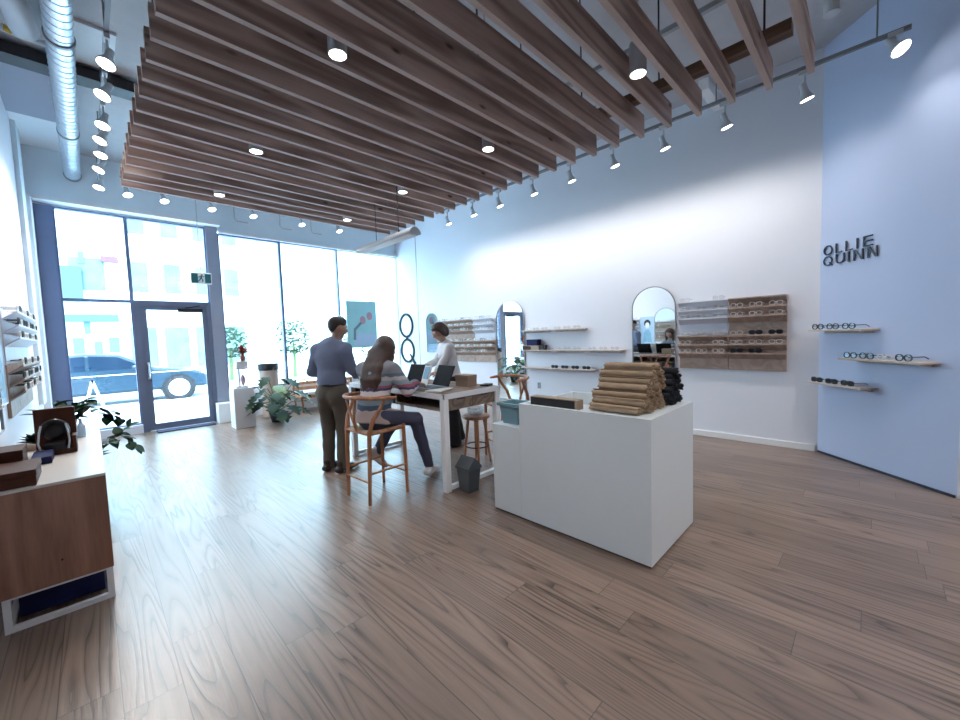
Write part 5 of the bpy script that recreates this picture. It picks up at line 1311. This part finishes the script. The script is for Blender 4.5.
# ------------------------------------------------------------------ by the front window
m = MB(); m.box(1.78, 2.02, 9.36, 9.615, .0, .40); tag(m.build('low_plinth', ['paint_white'], None, bevel=.004, loc=(1.9, 9.5, 0)), 'low white plinth at the foot of the column beside the door', 'plinth')
t = thing('display_pedestal', 'tall white display pedestal beside the monstera plant', 'pedestal', (2.02, 8.62, 0))
m = MB(); m.box(1.86, 2.20, 8.44, 8.78, .0, .765); m.build('block', ['paint_white'], t, bevel=.004)
t = thing('product_display', 'small white tiered display with dried red flowers on the pedestal', 'display', (2.02, 8.60, .766))
m = MB(); m.box(1.93, 2.13, 8.52, 8.68, .766, .80); m.box(1.99, 2.02, 8.58, 8.62, .80, 1.12); m.box(1.94, 2.16, 8.50, 8.68, 1.12, 1.145); m.box(1.955, 2.145, 8.52, 8.66, 1.145, 1.27); m.build('stand', ['paint_white'], t)
m = MB(); m.lathe([(.03, 0), (.045, .06), (.025, .12), (.03, .15), (.001, .15)], (2.08, 8.56, 1.271), 14); m.build('vase', ['flower_rust'], t)
m = MB(); rn = random.Random(4)
for k in range(40): a = rn.random() * 6.28; e = rn.uniform(.2, 1.4); dv = Vector((math.cos(a) * math.cos(e), math.sin(a) * math.cos(e), math.sin(e))); leaf(m, Vector((2.08, 8.56, 1.42)), dv, (0, 0, 1), rn.uniform(.10, .20), .07)
m.build('dried_flowers', ['flower_rust'], t, smooth=60); m = MB(); m.ell((2.06, 8.57, .91), (.04, .04, .11)); m.build('pink_bottle', ['poster_pink'], t)
t = thing('tall_planter', 'tall tan tapered planter with a black top standing before the window', 'planter', (2.72, 9.25, 0))
m = MB(); m.lathe([(.15, 0), (.17, .02), (.19, 1.02), (.001, 1.02)], (2.72, 9.25, 0), 28); m.build('body', ['tan_pot'], t); m = MB(); m.lathe([(.19, 1.021), (.20, 1.03), (.20, 1.16), (.18, 1.16), (.17, 1.06), (.001, 1.06)], (2.72, 9.25, 0), 28); m.build('black_top', ['black'], t)
t = thing('monstera_plant', 'large monstera plant with split leaves on the floor by the pedestal', 'potted plant', (2.62, 8.55, 0)); x, y = 2.62, 8.55
m = MB(); m.lathe([(.10, 0), (.15, .22), (.14, .22), (.10, .04), (.001, .04)], (x, y, 0), 20); m.build('pot', ['tyre'], t)
st_ = MB(); l1 = MB(); rn = random.Random(12)
LV = [(3.6, .9, .62, .34, 0), (4.3, .55, .50, .36, 0), (5.0, .35, .50, .34, 0), (5.6, .85, .62, .36, 1), (.1, .65, .66, .34, 0), (5.9, .35, .62, .32, 0), (.8, 1.1, .85, .30, 0), (2.6, 1.0, .72, .30, 0), (4.6, 1.15, .72, .38, 1), (5.3, 1.2, .85, .34, 0), (3.9, 1.25, .92, .32, 0), (3.3, .35, .46, .30, 0), (6.1, 1.0, .92, .28, 0), (4.7, .15, .36, .36, 0)]
LV += [(rn.uniform(3.2, 6.6), rn.uniform(.1, 1.35), rn.uniform(.4, .85), rn.uniform(.24, .34), 0) for _ in range(16)]
for k, (az, el_, L, s_, pale) in enumerate(LV):
    dv = Vector((math.cos(az) * math.cos(el_), math.sin(az) * math.cos(el_), math.sin(el_))); b = Vector((x, y, .2)); e_ = b + dv * L * .85
    st_.tube([b, b + dv * L * .5 + Vector((0, 0, .08)), e_], .008, 6); ld = Vector((dv.x, dv.y, dv.z * .2 - .35)); leaf(l1, e_, ld, (0, 0, 1), s_ * 1.0, s_ * .9, pale, .2, True)
st_.build('stems', ['stem'], t); l1.build('foliage', ['leaf', 'leaf_pale'], t, smooth=60)
# bench
t = thing('window_bench', 'low wooden bench with white cushions under the front window', 'bench', (3.9, 9.2, 0))
for x in (3.30, 4.72):
    for y in (9.02, 9.48): m = MB(); m.cyl((x, y, .66 if y > 9.2 else .36), (x + (.03 if x < 4 else -.03), y, 0), .026, .020, 10); m.build('leg', ['teak'], t)
m = MB(); m.box(3.26, 4.76, 8.99, 9.50, .33, .375); m.build('seat_frame', ['teak'], t, bevel=.006)
for z in (.48, .60): m = MB(); m.box(3.28, 4.74, 9.475, 9.505, z, z + .07); m.build('back_rail', ['teak'], t, bevel=.006)
for a, b in ((3.30, 3.77), (3.79, 4.25), (4.27, 4.73)): m = MB(); m.box(a, b, 9.0, 9.46, .376, .47); m.build('seat_cushion', ['cushion'], t, bevel=.03)
# poster in the window
t = thing('window_poster', 'teal poster of a hand holding pink round glasses hanging in the front window', 'poster', (5.2, 9.62, 1.4))
m = MB(); m.box(4.77, 5.63, 9.625, 9.64, 1.40, 2.63); m.build('sheet', ['poster_teal'], t); fn = lambda a, b, dd: (a, 9.625 - dd, b)
m = MB(); m.prism([(5.22 + .085 * math.cos(2 * PI * k / 24), 2.13 + .11 * math.sin(2 * PI * k / 24)) for k in range(24)], fn, .0005, .0012); m.prism([(5.42 + .085 * math.cos(2 * PI * k / 24), 2.24 + .11 * math.sin(2 * PI * k / 24)) for k in range(24)], fn, .0005, .0012); m.build('printed_glasses', ['poster_pink'], t)
m = MB(); m.prism([(4.93, 1.62), (5.0, 1.60), (5.01, 1.86), (5.20, 2.05), (5.16, 2.10), (4.95, 1.90)], fn, .0005, .0012); m.build('printed_arm', ['poster_slate'], t)
m = MB(); m.prism([(4.93, 1.62), (5.12, 1.80), (5.35, 1.75), (5.55, 1.78), (5.6, 1.45), (4.95, 1.45)], fn, .0005, .0010); m.build('printed_shape', ['poster_pale'], t)
for x in (4.9, 5.5): m = MB(); m.cyl((x, 9.632, 2.63), (x, 9.632, 3.925), .003, n=6); m.build('hanging_wire', ['steel'], t)
# plants near the poster, behind the people
t = thing('fiddle_plant', 'leafy green plant in a white pot standing below the window poster', 'potted plant', (5.15, 9.20, 0)); m = MB(); m.lathe([(.15, 0), (.19, .42), (.175, .42), (.14, .04), (.001, .04)], (5.15, 9.2, 0), 20); m.build('pot', ['paint_white'], t)
st_ = MB(); l1 = MB(); rn = random.Random(6)
for k in range(5):
    a = k * 1.3; top = Vector((5.15 + .22 * math.cos(a), 9.18 + .12 * math.sin(a), 1.15 + .12 * (k % 3))); P = [Vector((5.15, 9.2, .4)), Vector((5.15 + .1 * math.cos(a), 9.2, .8)), top]; st_.tube(P, .008, 6)
    for q in range(7): b = P[1].lerp(top, q / 6); e = rn.random() * 6.28; leaf(l1, b, (math.cos(e), math.sin(e) * .7, .3), (0, 0, 1), .20, .13)
st_.build('stems', ['stem'], t); l1.build('foliage', ['leaf'], t, smooth=60)
m = MB(); m.box(XR - .006, XR, 4.70, 4.78, .50, .62); tag(m.build('wall_outlet', ['grey_metal'], None, loc=(XR, 4.74, .55)), 'small grey outlet plate low on the right wall under the floating shelves', 'outlet')
# ------------------------------------------------------------------ daylight, camera, exposure
w = bpy.data.worlds.new('sky'); SC.world = w; w.use_nodes = True
N, L = w.node_tree.nodes, w.node_tree.links; bg = N['Background']
bg.inputs['Color'].default_value = (.57, .80, 1.0, 1); bg.inputs['Strength'].default_value = 11
sun = bpy.data.lights.new('sun', 'SUN'); sun.energy = 11; sun.angle = math.radians(12); sun.color = (1, .97, .92)
so = bpy.data.objects.new('sun', sun); COL.objects.link(so); so.rotation_euler = (Vector((.35, 1, -1.1))).to_track_quat('-Z', 'Y').to_euler()
def portal(x0, x1, z0, z1):
    l = bpy.data.lights.new('daylight_portal', 'AREA'); l.shape = 'RECTANGLE'; l.size = (x1 - x0) * S; l.size_y = (z1 - z0) * S; l.cycles.is_portal = True
    o = bpy.data.objects.new('daylight_portal', l); COL.objects.link(o); o.location = ((x0 + x1) / 2 * S, (YF + .11) * S, (z0 + z1) / 2 * S); o.rotation_euler = (-PI / 2, 0, 0)
portal(-.28, 1.83, .1, 4.0); portal(2.04, XR, .62, 3.92)
f, yaw, p, r = 391.06, .7834, .0614, .0347
F = Vector((math.sin(yaw) * math.cos(p), math.cos(yaw) * math.cos(p), -math.sin(p))); ri = Vector((math.cos(yaw), -math.sin(yaw), 0)); dn = F.cross(ri)
c_, s_ = math.cos(r), math.sin(r); X = ri * c_ + dn * s_; Dn = dn * c_ - ri * s_
cam = bpy.data.cameras.new('camera'); cam.sensor_width = 36; cam.lens = f / 960 * 36; cam.clip_start = .02; cam.clip_end = 200
co = bpy.data.objects.new('camera', cam); COL.objects.link(co)
M = Matrix((X, -Dn, -F)).transposed().to_4x4(); M.translation = Vector((0, 0, 1.6 * S)); co.matrix_world = M; SC.camera = co
vs = SC.view_settings; vs.view_transform = 'Standard'; vs.look = 'None'; vs.gamma = 1; vs.use_curve_mapping = False; vs.exposure = 0.15
cy = SC.cycles; cy.use_denoising = True; cy.max_bounces = 8; cy.diffuse_bounces = 5; cy.glossy_bounces = 4; cy.transmission_bounces = 6; cy.transparent_max_bounces = 16; cy.sample_clamp_indirect = 6; cy.caustics_reflective = False; cy.caustics_refractive = False
for o in bpy.data.objects:
    if '_o' in o: del o['_o']
